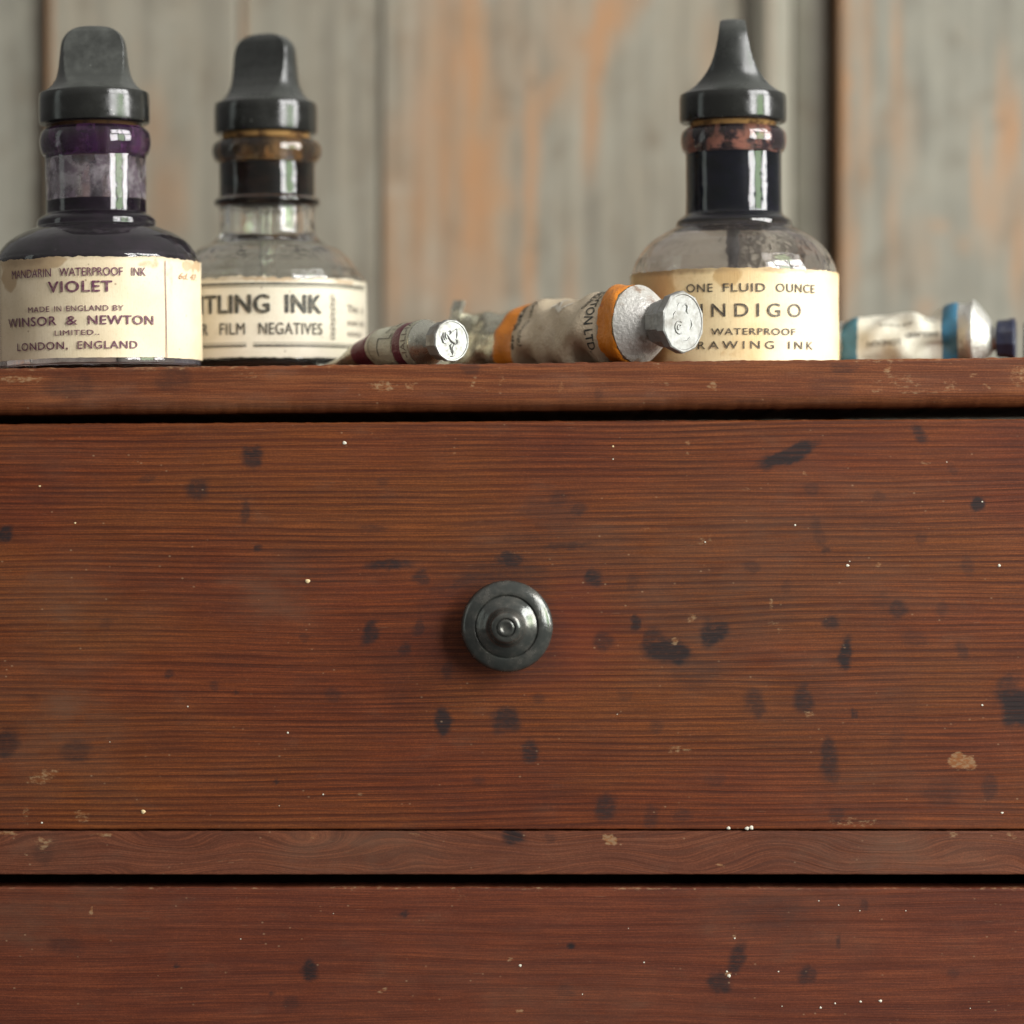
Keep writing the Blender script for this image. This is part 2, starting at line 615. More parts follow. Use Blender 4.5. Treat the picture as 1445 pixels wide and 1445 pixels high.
def rubber(name, c, dust=0.12, rough=0.34):
    M = Mat(name)
    n = M.noise(M.coord(0.02, 0.02, 0.02), 1.0, 5, 0.65)
    v = M.step(M.vor(M.coord(0.07, 0.07, 0.07), 1.0), 0.13, 0.06, 0.0, 0.9)
    v = M.math('MULTIPLY', v, M.step(n, 0.42, 0.60))
    g = M.t.nodes.new('ShaderNodeNewGeometry')
    up = M.step(M.sep(g.outputs['Normal'])[2], 0.0, 0.9, 0.0, 0.16)
    f = M.math('ADD', M.step(n, 0.35, 0.75, 0.0, dust), M.math('MAXIMUM', v, up), clamp=True)
    fs = M.noise(M.coord(0.25, 0.25, 0.25), 1.0, 3)
    M.bsdf(Base=M.mix(f, c, (0.16, 0.165, 0.15)), Roughness=M.step(n, 0.3, 0.7, rough, rough + 0.22),
           Normal=M.bump(M.math('ADD', fs, M.math('MULTIPLY', n, 2.0)), 0.12, 0.6))
    return M.m


stopper_black = rubber('black_vulcanite', (0.018, 0.019, 0.018), dust=0.10, rough=0.20)
stopper_grey = rubber('dusty_black_vulcanite', (0.024, 0.025, 0.023), dust=0.30, rough=0.30)
stopper_rim = rubber('polished_black_rim', (0.012, 0.012, 0.011), dust=0.04, rough=0.07)
stem_dark = rubber('dark_stem', (0.03, 0.028, 0.035), rough=0.2)


def paper(name, c, c2, stain=(0.35, 0.20, 0.08)):
    M = Mat(name)
    n = M.noise(M.coord(0.012, 0.012, 0.012), 1.0, 5, 0.6)
    f = M.noise(M.coord(0.3, 0.3, 0.3), 1.0, 3)
    fib = M.noise(M.coord(0.6, 0.6, 0.05), 1.0, 2)
    col = M.mix(M.step(n, 0.35, 0.68), c, c2)
    col = M.mix(M.step(f, 0.52, 0.8, 0, 0.22), col, stain)
    dot = M.math('MULTIPLY', M.step(M.vor(M.coord(0.04, 0.04, 0.04), 1.0), 0.085, 0.04), M.step(n, 0.45, 0.6))
    col = M.mix(M.math('MULTIPLY', dot, 0.6), col, (0.16, 0.09, 0.05))
    st, edge, pale, _ = M.marks()
    nn = M.noise(M.coord(0.05, 0.05, 0.05), 1.0, 5, 0.62)
    sf = M.step(M.math('ADD', st, M.math('MULTIPLY', M.math('SUBTRACT', nn, 0.5), 0.6)), 0.30, 0.52)
    sf = M.math('MULTIPLY', M.math('MULTIPLY', sf, M.step(st, 0.02, 0.3)), 0.62)
    col = M.mix(sf, col, stain)
    col = M.mix(M.math('MULTIPLY', M.math('ADD', edge, M.math('MULTIPLY', M.math('SUBTRACT', nn, 0.5), M.math('MULTIPLY', edge, 1.4))), 0.75, clamp=True), col, (0.22, 0.14, 0.07))
    col = M.mix(pale, col, (0.80, 0.74, 0.62))
    M.bsdf(Base=col, Roughness=0.62, Normal=M.bump(M.math('ADD', n, M.math('MULTIPLY', fib, 0.3)), 0.35, 2.2))
    return M.m


paper_violet = paper('cream_label_paper', (0.72, 0.60, 0.43), (0.64, 0.52, 0.35))
paper_titling = paper('white_label_paper', (0.72, 0.65, 0.53), (0.64, 0.58, 0.46))
paper_indigo = paper('yellowed_label_paper', (0.80, 0.63, 0.38), (0.70, 0.50, 0.26), stain=(0.42, 0.23, 0.07))


def printink(name, c, fade=0.35, paperc=(0.6, 0.48, 0.32)):
    M = Mat(name)
    n = M.noise(M.coord(0.22, 0.22, 0.22), 1.0, 4, 0.7)
    M.bsdf(Base=M.mix(M.step(n, 0.42, 0.78, 0, fade), c, paperc), Roughness=0.6)
    return M.m


print_purple = printink('purple_printing', (0.110, 0.026, 0.062), 0.4)
print_black = printink('black_printing', (0.022, 0.024, 0.022), 0.4)
print_brownblack = printink('faded_black_printing', (0.055, 0.042, 0.032), 0.5)
print_small = printink('grey_small_printing', (0.13, 0.11, 0.10), 0.5)
print_rust = printink('brown_handwriting', (0.42, 0.22, 0.12), 0.5)
print_white = printink('white_printing', (0.62, 0.57, 0.48), 0.3, (0.4, 0.36, 0.28))


def tin(name, c=(0.62, 0.61, 0.56), rough=0.34, dirt=(0.12, 0.10, 0.07), amt=0.5, metal=0.92, lo=0.48, hi=0.68, bump=0.45):
    M = Mat(name)
    n = M.noise(M.coord(0.035, 0.035, 0.035), 1.0, 5, 0.65)
    f = M.noise(M.coord(0.2, 0.2, 0.2), 1.0, 4, 0.6)
    m = M.step(n, lo, hi, 0, amt)
    M.bsdf(Base=M.mix(m, c, dirt), Metallic=M.math('SUBTRACT', metal, M.math('MULTIPLY', m, 0.7)),
           Roughness=M.step(f, 0.3, 0.7, rough - 0.06, rough + 0.16), Normal=M.bump(M.math('ADD', f, M.math('MULTIPLY', n, 2.5)), bump, 1.8))
    return M.m


tin_bright = tin('bright_tin', (0.36, 0.36, 0.35), 0.50, amt=0.55, metal=0.85, bump=0.2, lo=0.42, hi=0.66)
tin_dull = tin('dull_tin', (0.55, 0.54, 0.46), 0.28)
tin_dark = tin('dark_tin', (0.52, 0.50, 0.40), 0.22, amt=0.5)
tin_crushed = tin('crushed_tin', (0.62, 0.61, 0.57), 0.36, amt=0.5, metal=0.8, bump=1.0)
tin_chalky = tin('chalky_tin', (0.62, 0.60, 0.56), 0.46, (0.17, 0.095, 0.055), amt=0.85, metal=0.5, lo=0.50, hi=0.66, bump=0.7)
tin_blue = tin('blue_painted_tin', (0.022, 0.026, 0.055), 0.40, (0.10, 0.10, 0.12), metal=0.1)


def enamel(name, c, worn):
    M = Mat(name)
    n = M.noise(M.coord(0.05, 0.05, 0.05), 1.0, 5, 0.7)
    f = M.noise(M.coord(0.3, 0.3, 0.3), 1.0, 3)
    col = M.mix(M.step(n, 0.56, 0.74, 0, 0.7), c, worn)
    M.bsdf(Base=col, Roughness=0.36, Normal=M.bump(M.math('ADD', M.math('ADD', n, f), M.math('MULTIPLY', M.noise(M.coord(0.016, 0.02, 0.016), 1.0, 2, 0.5, 0.8), 5.0)), 0.42, 3.0))
    return M.m


band_orange = enamel('orange_paper', (0.72, 0.235, 0.020), (0.42, 0.10, 0.02))
band_maroon = enamel('maroon_paper', (0.135, 0.022, 0.045), (0.09, 0.03, 0.03))
band_blue = enamel('blue_paper', (0.045, 0.165, 0.27), (0.06, 0.13, 0.15))
band_teal = enamel('blue_green_paper', (0.040, 0.115, 0.145), (0.05, 0.08, 0.16))
tube_paper = enamel('tube_paper_brown', (0.52, 0.425, 0.30), (0.36, 0.26, 0.165))
tube_paper_green = enamel('tube_paper_greenish', (0.50, 0.49, 0.38), (0.30, 0.28, 0.20))
tube_paper_white = enamel('tube_paper_white', (0.62, 0.59, 0.50), (0.42, 0.36, 0.26))


# ------------------------------------------------------------------ marks (ink blots and wear where the photograph has them)
_lat = np.random.default_rng(3).random((64, 64))


def vnoise(x, y):
    """value noise in -1..1"""
    xi, yi = np.floor(x).astype(int), np.floor(y).astype(int)
    fx, fy = x - xi, y - yi
    fx, fy = fx * fx * (3 - 2 * fx), fy * fy * (3 - 2 * fy)
    g = lambda i, j: _lat[i % 64, j % 64]
    v = (g(xi, yi) * (1 - fx) + g(xi + 1, yi) * fx) * (1 - fy) + (g(xi, yi + 1) * (1 - fx) + g(xi + 1, yi + 1) * fx) * fy
    return v * 2 - 1


def blob(px, py, cx, cy, rx, ry, ang=0.0, soft=0.5):
    a = R(ang)
    q = 0.30 * min(rx, ry)
    L = max(4.0, 1.1 * min(rx, ry))
    near = (abs(px - cx) < 3 * max(rx, ry)) & (abs(py - cy) < 3 * max(rx, ry))
    out = np.zeros(len(px))
    if not near.any():
        return out
    px, py = px[near], py[near]
    wx = vnoise(px / L + cx, py / L + cy) + 0.5 * vnoise(px / L * 2.3 + 7, py / L * 2.3)
    wy = vnoise(px / L + 31.7 + cy, py / L + 11.3) + 0.5 * vnoise(px / L * 2.3, py / L * 2.3 + 17)
    px, py = px + q * wx, py + q * wy
    dx, dy = px - cx, py - cy
    u = (dx * math.cos(a) + dy * math.sin(a)) / rx
    v = (-dx * math.sin(a) + dy * math.cos(a)) / ry
    d = np.sqrt(u * u + v * v)
    t = np.clip((1 + soft - d) / (2 * soft), 0, 1)
    out[near] = t * t * (3 - 2 * t)
    return out


# cx, cy, rx, ry, angle (y down), strength
INK1 = [(355, 645, 15, 15, 0, .72), (281, 690, 16, 15, 0, .6), (346, 722, 7, 15, 5, .5), (364, 773, 6, 5, 0, .7), (209, 675, 13, 5, -10, .35),
        (6, 752, 14, 11, -35, .8), (1112, 642, 42, 11, -22, .92), (1086, 651, 18, 10, -12, .5), (1296, 612, 8, 16, -35, .6), (1380, 712, 9, 9, 0, .85),
        (1155, 750, 9, 24, -15, .35), (1166, 776, 7, 5, 0, .5), (1344, 663, 6, 9, -30, .3), (834, 814, 15, 15, 0, .72), (547, 797, 34, 7, -3, .65),
        (595, 815, 12, 10, 0, .55), (522, 893, 11, 17, 25, .68), (591, 885, 8, 12, 20, .5), (571, 916, 9, 9, 0, .55), (632, 945, 10, 12, 0, .45),
        (898, 878, 8, 12, 0, .72), (922, 902, 16, 20, -20, .6), (940, 918, 30, 17, 8, .9), (1006, 893, 18, 18, 0, .8), (852, 905, 14, 13, -30, .5),
        (1171, 878, 12, 11, 0, .62), (1192, 924, 9, 24, 8, .82), (1269, 860, 13, 13, 0, .55), (1246, 850, 16, 14, 0, .2), (1358, 918, 7, 13, -30, .4),
        (1067, 993, 14, 24, -8, .52), (1135, 988, 16, 20, -8, .62), (1205, 1008, 6, 8, -10, .65), (1436, 995, 26, 32, -25, .92), (1425, 970, 16, 20, 0, .5),
        (1170, 1068, 13, 30, 0, .62), (1176, 1095, 10, 10, 0, .4), (624, 1017, 12, 18, -8, .9), (712, 1016, 20, 19, 0, .68), (748, 1062, 10, 17, 0, .66),
        (855, 1138, 14, 18, 20, .6), (10, 1050, 20, 18, 0, .55), (107, 1060, 22, 14, 0, .4), (918, 1155, 10, 16, 0, .4), (962, 1150, 14, 9, 0, .3),
        (1365, 800, 9, 16, -20, .32), (1396, 1110, 10, 18, 0, .42), (1330, 1120, 30, 18, 0, .22), (1180, 1150, 12, 10, 0, .35), (239, 951, 7, 6, 0, .5),
        (302, 968, 6, 8, 0, .35), (333, 977, 3, 3, 0, .6), (786, 706, 14, 12, 0, .36), (815, 718, 12, 11, 0, .45), (720, 790, 22, 11, 0, .72),
        (735, 760, 30, 8, 0, .25), (800, 770, 38, 5, -3, .5), (780, 728, 30, 30, 0, .2), (640, 830, 40, 14, 0, .3), (716, 804, 60, 20, 0, .4),
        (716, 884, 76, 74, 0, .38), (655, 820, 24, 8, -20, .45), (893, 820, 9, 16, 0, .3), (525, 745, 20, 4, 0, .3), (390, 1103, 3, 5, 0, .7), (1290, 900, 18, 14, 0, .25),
        (1145, 690, 12, 10, 0, .3), (45, 985, 8, 6, 0, .2), (610, 860, 30, 20, 0, .18), (560, 955, 26, 40, 0, .14), (925, 1025, 10, 10, 0, .3), (980, 945, 40, 25, 0, .22),
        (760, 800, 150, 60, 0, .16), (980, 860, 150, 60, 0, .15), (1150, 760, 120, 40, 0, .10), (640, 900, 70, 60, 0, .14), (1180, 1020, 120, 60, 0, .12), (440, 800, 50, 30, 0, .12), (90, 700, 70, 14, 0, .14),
        (470, 980, 12, 9, 0, .3), (675, 1100, 9, 7, 0, .3), (1060, 800, 14, 9, 0, .35), (1110, 830, 8, 12, 0, .3), (760, 985, 9, 8, 0, .3), (150, 880, 10, 8, 0, .25), (1300, 760, 9, 7, 0, .3), (1240, 700, 8, 7, 0, .28),
        (1265, 1040, 12, 14, 0, .25), (540, 680, 9, 7, 0, .25), (880, 980, 10, 9, 0, .25), (1330, 860, 9, 12, 0, .3), (430, 900, 7, 6, 0, .3), (1010, 1100, 14, 9, 0, .25)]
HAZE1 = [(90, 840, 130, 50, 0, .35), (60, 1070, 110, 60, 0, .45), (90, 930, 80, 90, 0, .25), (400, 820, 60, 45, 0, .35), (1010, 790, 160, 60, 0, .35), (1150, 700, 160, 60, 0, .3),
         (1000, 900, 120, 70, 0, .35), (1180, 950, 200, 50, 0, .2), (1300, 1120, 160, 40, 0, .3), (780, 745, 90, 40, 0, .3), (1250, 830, 70, 40, 0, .4), (80, 1010, 90, 40, 0, .3),
         (60, 640, 90, 30, 0, .25), (380, 850, 60, 40, 0, .4)]
WEAR1 = [(1358, 1075, 20, 13, 8, 1.0), (60, 1096, 26, 10, -15, .55), (36, 1150, 5, 16, 0, .5), (116, 1152, 14, 9, 15, .55), (976, 872, 8, 8, 0, .6), (952, 905, 6, 6, 0, .75),
         (1088, 852, 4, 9, 0, .55), (1100, 888, 4, 6, 0, .5), (958, 1058, 18, 6, 0, .55), (1090, 880, 14, 6, 20, .4), (525, 612, 3, 3, 0, .7), (640, 640, 4, 3, 0, .6), (970, 625, 4, 4, 0, .7),
         (970, 640, 4, 3, 0, .6), (1240, 797, 5, 3, 0, .8), (1050, 690, 16, 4, 0, .4), (995, 760, 14, 10, 0, .4), (1306, 653, 12, 3, 0, .5), (1205, 1160, 40, 8, 0, .45), (505, 1120, 9, 4, 0, .4),
         (910, 745, 12, 3, 0, .35), (870, 612, 14, 2, 0, .4), (1135, 668, 5, 3, 0, .6), (1142, 1008, 8, 5, 0, .6), (72, 620, 5, 3, 0, .5), (725, 780, 30, 3, 0, .4), (735, 765, 14, 2, 0, .4)]
RED1 = [(800, 885, 70, 60, 0, 1.0), (760, 940, 90, 40, 0, .6), (850, 900, 60, 40, 0, .5), (430, 640, 160, 40, 0, .25), (1250, 640, 160, 40, 0, .25), (60, 780, 60, 60, 0, .2)]
INK2 = [(437, 1369, 14, 13, 0, .75), (1040, 1355, 11, 24, 25, .65), (1016, 1388, 17, 15, 0, .65), (1140, 1377, 12, 11, 0, .6), (806, 1336, 6, 5, 0, .75), (570, 1291, 6, 5, 0, .6),
        (248, 1364, 4, 4, 0, .6), (382, 1403, 4, 4, 0, .5), (1220, 1278, 6, 8, 0, .4), (1184, 1330, 3, 10, 0, .5), (410, 1418, 12, 10, 0, .3), (1080, 1290, 60, 24, 0, .25),
        (1345, 1375, 8, 8, 0, .3), (90, 1335, 26, 14, 0, .3), (800, 1400, 12, 10, 0, .25)]
HAZE2 = [(80, 1290, 120, 50, 0, .5), (1120, 1290, 120, 60, 0, .35), (640, 1390, 160, 50, 0, .2), (850, 1430, 120, 40, 0, .3)]
WEAR2 = [(128, 1286, 3, 7, 0, .8), (1028, 1376, 5, 4, 0, .9), (1038, 1322, 4, 3, 0, .6), (540, 1398, 8, 3, -30, .6), (720, 1354, 5, 4, 0, .5), (733, 1427, 6, 4, 0, .7), (650, 1266, 9, 6, 0, .35),
         (738, 1395, 8, 5, 0, .3), (1410, 1277, 9, 2, 0, .5), (1415, 1300, 5, 3, 0, .5), (314, 1372, 9, 3, 0, .3)]
INKR = [(724, 1181, 16, 12, 0, .7), (776, 1183, 8, 8, 0, .3), (60, 1205, 14, 18, 0, .25)]
WEARR = [(860, 1185, 11, 8, 20, 1.0), (1016, 1221, 8, 3, 20, .8), (62, 1190, 13, 12, 0, .6), (145, 1178, 20, 3, 0, .7), (440, 1180, 10, 5, 0, .6), (1040, 1206, 10, 3, 40, .4), (1345, 1178, 9, 5, 0, .5),
         (1428, 1180, 10, 4, 30, .6), (10, 1176, 18, 3, 0, .8), (585, 1178, 16, 2, 0, .6), (330, 1215, 30, 4, 0, .35)]
HAZER = [(500, 1200, 90, 30, 0, .6), (1250, 1200, 120, 30, 0, .5), (60, 1200, 40, 20, 0, .5)]
INKT = [(100, 545, 36, 18, 0, .3), (245, 535, 26, 20, 0, .35), (665, 520, 14, 10, 0, .35), (845, 558, 6, 8, 0, .3), (1190, 520, 20, 9, 0, .35), (1170, 545, 30, 16, 0, .2)]
WEART = [(540, 545, 22, 7, 0, .6), (580, 544, 10, 6, 0, .6), (350, 532, 30, 6, 0, .4), (668, 540, 4, 9, 20, .55), (708, 538, 4, 8, 20, .55), (790, 547, 5, 7, 15, .65), (1005, 546, 8, 8, 0, .65),
         (1250, 520, 6, 8, 0, .7), (1300, 553, 40, 4, 0, .45), (1260, 540, 50, 12, 0, .4), (1340, 543, 12, 8, 0, .5), (1372, 530, 7, 4, -30, .6), (1390, 545, 8, 3, 30, .6), (1435, 530, 20, 14, 0, .6),
         (935, 545, 10, 14, 0, .4), (920, 545, 12, 10, 0, .4), (30, 535, 34, 6, 0, .6), (95, 557, 7, 5, 0, .5), (465, 521, 3, 6, 0, .6), (1230, 553, 20, 3, 0, .5), (1080, 540, 14, 5, 0, .35)]
HAZET = [(330, 575, 160, 14, 0, .5), (110, 560, 60, 20, 0, .4), (900, 570, 200, 12, 0, .35), (1200, 575, 140, 12, 0, .3)]


def make_marks(V, ink=(), wear=(), haze=(), red=(), front=8.0, yf=0.0, arris=None):
    px, py = V[:, 0] + 722.5, 722.5 - V[:, 2]
    on = V[:, 1] < yf + front
    out = np.zeros((len(V), 4), np.float32)
    for ch, lst, soft in ((0, ink, 0.34), (1, wear, 0.45), (2, haze, 0.9), (3, red, 0.8)):
        acc = np.zeros(len(V))
        for cx, cy, rx, ry, an, s in lst:
            acc = np.maximum(acc, s * blob(px, py, cx, cy, rx, ry, an, soft)) if ch != 2 else acc + s * blob(px, py, cx, cy, rx, ry, an, soft)
        out[:, ch] = np.clip(acc, 0, 1) * on
    if arris is not None:
        out[:, 1] = np.maximum(out[:, 1], arris)
    return out


def board(name, x0, x1, zt, zb, yf, yb, rt, rb, mat, parent, stepx=3.0, stepz=2.5, marks=None, jit=0.0, arris=0.0, label=None, kfac=1.0):
    """a board across the cabinet: rounded top and bottom arrises, finely divided front"""
    xs = np.arange(x0, x1 + stepx, stepx)
    zt0, zb0 = zt(xs), zb(xs)
    # slow wander plus small nicks of the upper and lower arris
    ph = nrng.random(6) * 6.28
    wob = sum(np.sin(xs / L + p) for L, p in zip((190, 77, 31, 13, 7, 4), ph)) / 6.0
    nick = np.clip(nrng.normal(0, 1, len(xs)), -1, 1)
    nick = np.convolve(nick, [0.25, 0.5, 0.25], 'same')
    zt0 = zt0 + jit * (wob + 0.45 * nick)
    zb0 = zb0 + jit * (np.roll(wob, 31) * 0.8 + 0.3 * np.roll(nick, 9))
    nf = max(2, int((float(zt(0.0)) - float(zb(0.0)) - rt - rb) / stepz))
    rows = []          # (y, a, off)
    m = 5
    for i in range(m + 1):                       # bottom arc, from under to front
        t = (i / m) * math.pi / 2
        rows.append((yf + rb - rb * math.sin(t), 0.0, rb - rb * math.cos(t)))
    for i in range(1, nf):
        rows.append((yf, i / nf, None))
    for i in range(m + 1):
        t = (i / m) * math.pi / 2
        rows.append((yf + rt - rt * math.cos(t), 1.0, -rt + rt * math.sin(t)))
    rows.append((yb, 1.0, 0.0))
    rows.append((yb, 0.0, 0.0))
    V = []
    for (y, a, off) in rows:
        if off is None:
            z = (zb0 + rb) * (1 - a) + (zt0 - rt) * a
        else:
            z = zb0 * (1 - a) + zt0 * a + off
        V.append(np.stack([xs, np.full(len(xs), y), z], 1))
    V = np.concatenate(V)
    nc, nr = len(xs), len(rows)
    fs = grid_faces(nr, nc)
    last = (nr - 1) * nc
    fs += [(last + j, last + j + 1, j + 1, j) for j in range(nc - 1)]
    fs.append([i * nc for i in range(nr)][::-1])
    fs.append([i * nc + nc - 1 for i in range(nr)])
    mk = np.zeros((len(V), 4), np.float32)
    if marks:
        ar = None
        if arris:
            ar = np.zeros(len(V))
            seg = np.clip(0.5 + 0.9 * np.interp(xs, np.linspace(x0, x1, 26), nrng.random(26) - 0.35), 0, 1)
            for i in range(m + nf + 1, nr - 2):
                ar[i * nc:(i + 1) * nc] = arris * seg
            for i in range(m + nf - 1, m + nf + 1):
                ar[i * nc:(i + 1) * nc] = arris * 0.55 * seg
        mk = make_marks(V, *marks, yf=yf, arris=ar)
    return mesh_obj(name, V, fs, mat, parent, marks=mk, label=label, crease=50)


# ------------------------------------------------------------------ the wall of planks behind
WD_ = 1250.0
wk = (F + WD_) / F
wall = empty('plank_wall', (0, WD_ + 40, -900), 'weathered grey wooden plank wall with bare orange patches, standing behind the cabinet', 'wall')


def plank(name, px0, px1, d0, mat, bare=(), pale=(), dark=(), thick=40, r=6.0, curve=None, label=None):
    """vertical plank between two screen columns; marks are given in photograph pixels"""
    k = (F + d0) / F
    X0, X1 = (px0 - 722.5) * k, (px1 - 722.5) * k
    zs = np.arange(-900, 1101, 8.0)
    n = max(3, int((X1 - X0) / 5))
    cols = []
    for i in range(4):
        t = i / 3 * math.pi / 2
        cols.append((X0 + r - r * math.sin(math.pi / 2 - t) if False else X0 + r - r * math.cos(t), d0 + r - r * math.sin(t)))
    for i in range(1, n):
        t = i / n
        y = d0 + (curve(t) if curve else 0.0)
        cols.append((X0 + r + (X1 - X0 - 2 * r) * t, y))
    for i in range(4):
        t = i / 3 * math.pi / 2
        cols.append((X1 - r + r * math.sin(t), d0 + r - r * math.cos(t)))
    cols.append((X1, d0 + thick))
    cols.append((X0, d0 + thick))
    C = np.array(cols)
    V = np.concatenate([np.stack([C[:, 0], C[:, 1], np.full(len(C), z)], 1) for z in zs])
    nr, nc = len(zs), len(C)
    fs = grid_faces(nr, nc, wrap=True)
    fs.append(list(range(nc))[::-1])
    fs.append([(nr - 1) * nc + j for j in range(nc)])
    px, py = V[:, 0] / k + 722.5, 722.5 - V[:, 2] / k
    mk = np.zeros((len(V), 4), np.float32)
    for ch, lst in ((0, bare), (1, pale), (2, dark)):
        acc = np.zeros(len(V))
        for cx, cy, rx, ry, an, s in lst:
            acc = np.maximum(acc, s * blob(px, py, cx, cy, rx, ry, an, 0.85 if rx > 6 else 0.6))
        mk[:, ch] = acc
    V = V - np.array([0, WD_ + 40, -900])
    return mesh_obj(name, V, fs, mat, wall, marks=mk, label=label, crease=60)


# screen columns as seen in the photograph
plank('plank', -420, -190, WD_ + 14, wall_wood2)
plank('plank', -186, 63, WD_ + 22, wall_wood2, dark=[(60, 200, 16, 700, 0, .65), (20, 200, 60, 700, 0, .12)], bare=[(64, 100, 6, 260, 0, .5)])
plank('plank', 66, 337, WD_, wall_wood, bare=[(69, 60, 5, 160, 0, .95), (235, 280, 26, 60, 0, .42), (215, 180, 20, 50, 0, .35), (110, 400, 40, 120, 0, .3), (60, 230, 20, 80, 0, .3)],
      pale=[(245, 22, 10, 3, 0, .8), (180, 60, 60, 60, 0, .15)], dark=[(250, 120, 20, 90, 0, .10), (300, 60, 30, 90, 0, .12)])
plank('plank', 340, 536, WD_ + 6, wall_wood, bare=[(342, 60, 4, 90, 0, 1.0), (345, 190, 5, 60, 0, .4), (365, 250, 16, 40, 0, .2)],
      dark=[(385, 60, 40, 150, 0, .14), (430, 100, 6, 300, 0, .12), (520, 250, 22, 300, 0, .10)])
plank('plank', 538, 1052, WD_, wall_wood,
      bare=[(555, 330, 20, 130, 0, .62), (590, 300, 26, 110, 0, .55), (627, 180, 18, 220, 0, .7), (663, 130, 24, 180, 0, 1.0), (680, 250, 36, 150, 0, .9), (600, 200, 30, 200, 0, .5), (650, 380, 22, 110, 0, .62),
            (700, 280, 20, 90, 0, .5), (752, 180, 10, 90, 0, .7), (748, 300, 7, 190, 0, .85), (775, 130, 16, 50, 35, .6), (768, 145, 14, 40, 20, .5), (860, 30, 26, 60, 30, .85), (842, 90, 12, 60, 15, .8),
            (835, 150, 10, 80, 0, .7), (815, 70, 14, 70, 0, .4), (830, 210, 10, 40, 0, .5), (800, 60, 40, 80, 0, .3), (580, 260, 14, 180, 0, .35), (742, 380, 10, 40, 0, .5), (720, 60, 18, 120, 0, .25),
            (805, 400, 10, 60, 0, .35), (1000, 70, 14, 50, 0, .3), (610, 400, 16, 60, 0, .45)],
      pale=[(546, 90, 5, 160, 0, .5), (580, 60, 6, 160, 0, .45), (562, 270, 22, 10, 0, .5), (565, 330, 10, 60, 0, .35), (610, 360, 10, 40, 0, .4), (818, 250, 6, 120, 0, .4), (780, 290, 6, 60, 0, .3),
            (605, 430, 8, 18, 0, .7), (655, 150, 3, 100, 0, .3), (757, 20, 4, 60, 0, .4)],
      dark=[(752, 118, 5, 5, 0, .7), (708, 162, 14, 4, 0, .45), (712, 140, 12, 18, 0, .22), (540, 200, 5, 360, 0, .3), (860, 100, 20, 14, 0, .15), (753, 350, 5, 8, 0, .45), (758, 375, 10, 10, 0, .2),
            (560, 235, 16, 18, 0, .15), (840, 285, 30, 10, -40, .15), (700, 30, 14, 60, 0, .12), (900, 220, 60, 100, 0, .08)])
# a rounded moulding beside the open joint
plank('moulding', 1054, 1118, WD_ - 16, moulding_mat, r=10, curve=lambda t: -16 * math.sin(math.pi * t) ** 0.8,
      pale=[(1085, 200, 4, 500, 0, .55)], bare=[(1086, 120, 3, 300, 0, .35)])
plank('moulding', 1119, 1166, WD_ + 8, moulding_mat, r=5, dark=[(1140, 250, 40, 600, 0, .22)], pale=[(1120, 270, 4, 10, 0, .4)])
plank('plank', 1184, 1585, WD_ - 34, wall_wood2, thick=64,
      bare=[(1186, 100, 10, 300, 0, 1.0), (1186, 330, 8, 220, 0, .9), (1198, 30, 10, 60, 0, .55), (1195, 115, 8, 20, 0, .8), (1265, 60, 6, 100, 0, .6), (1222, 60, 8, 140, 0, .45), (1415, 200, 8, 110, 0, .8),
            (1432, 190, 8, 60, 0, .8), (1378, 250, 5, 80, 0, .6), (1400, 290, 20, 60, 0, .5), (1437, 340, 12, 90, 0, .6), (1270, 180, 22, 60, 0, .4), (1215, 220, 16, 60, 0, .4), (1260, 320, 8, 80, 0, .45),
            (1200, 340, 12, 80, 0, .5), (1300, 360, 24, 40, 0, .3), (1325, 318, 16, 8, 20, .5), (1305, 435, 14, 14, 0, .4), (1360, 345, 12, 14, 0, .35)],
      dark=[(1347, 55, 6, 8, 0, .4), (1250, 165, 16, 12, 0, .2), (1410, 175, 12, 10, 0, .3), (1345, 225, 14, 14, 0, .25), (1320, 175, 14, 10, 0, .18)],
      pale=[(1375, 210, 5, 10, 0, .35), (1400, 240, 50, 80, 0, .12), (1270, 300, 30, 60, 0, .15), (1350, 340, 30, 40, 0, .12)])
plank('plank', 1588, 1870, WD_ - 10, wall_wood)
# the dark boards seen in the open joint
plank('backing_board', -430, 1880, WD_ + 40, board_behind, thick=20)

# ------------------------------------------------------------------ the cabinet
CX0, CX1 = -150 - 722.5, 1595 - 722.5
cab = empty('wooden_cabinet', (0, 420, -1030), 'red-brown pine chest of drawers with dark ink blots and one small turned knob', 'cabinet')
cab_off = np.array([0, 420, -1030.0])


def cboard(*a, **k):
    o = board(*a, **k)
    v = np.empty(len(o.data.vertices) * 3)
    o.data.vertices.foreach_get('co', v)
    v = v.reshape(-1, 3) - cab_off * S
    o.data.vertices.foreach_set('co', v.ravel())
    o.data.update()
    return o


def lin(p0, p1):
    """height as a function of x from the screen rows at the left and right border of the photograph"""
    def f(x):
        t = (np.asarray(x, float) + 722.5) / 1445.0
        return 722.5 - (p0 + (p1 - p0) * t)
    return f


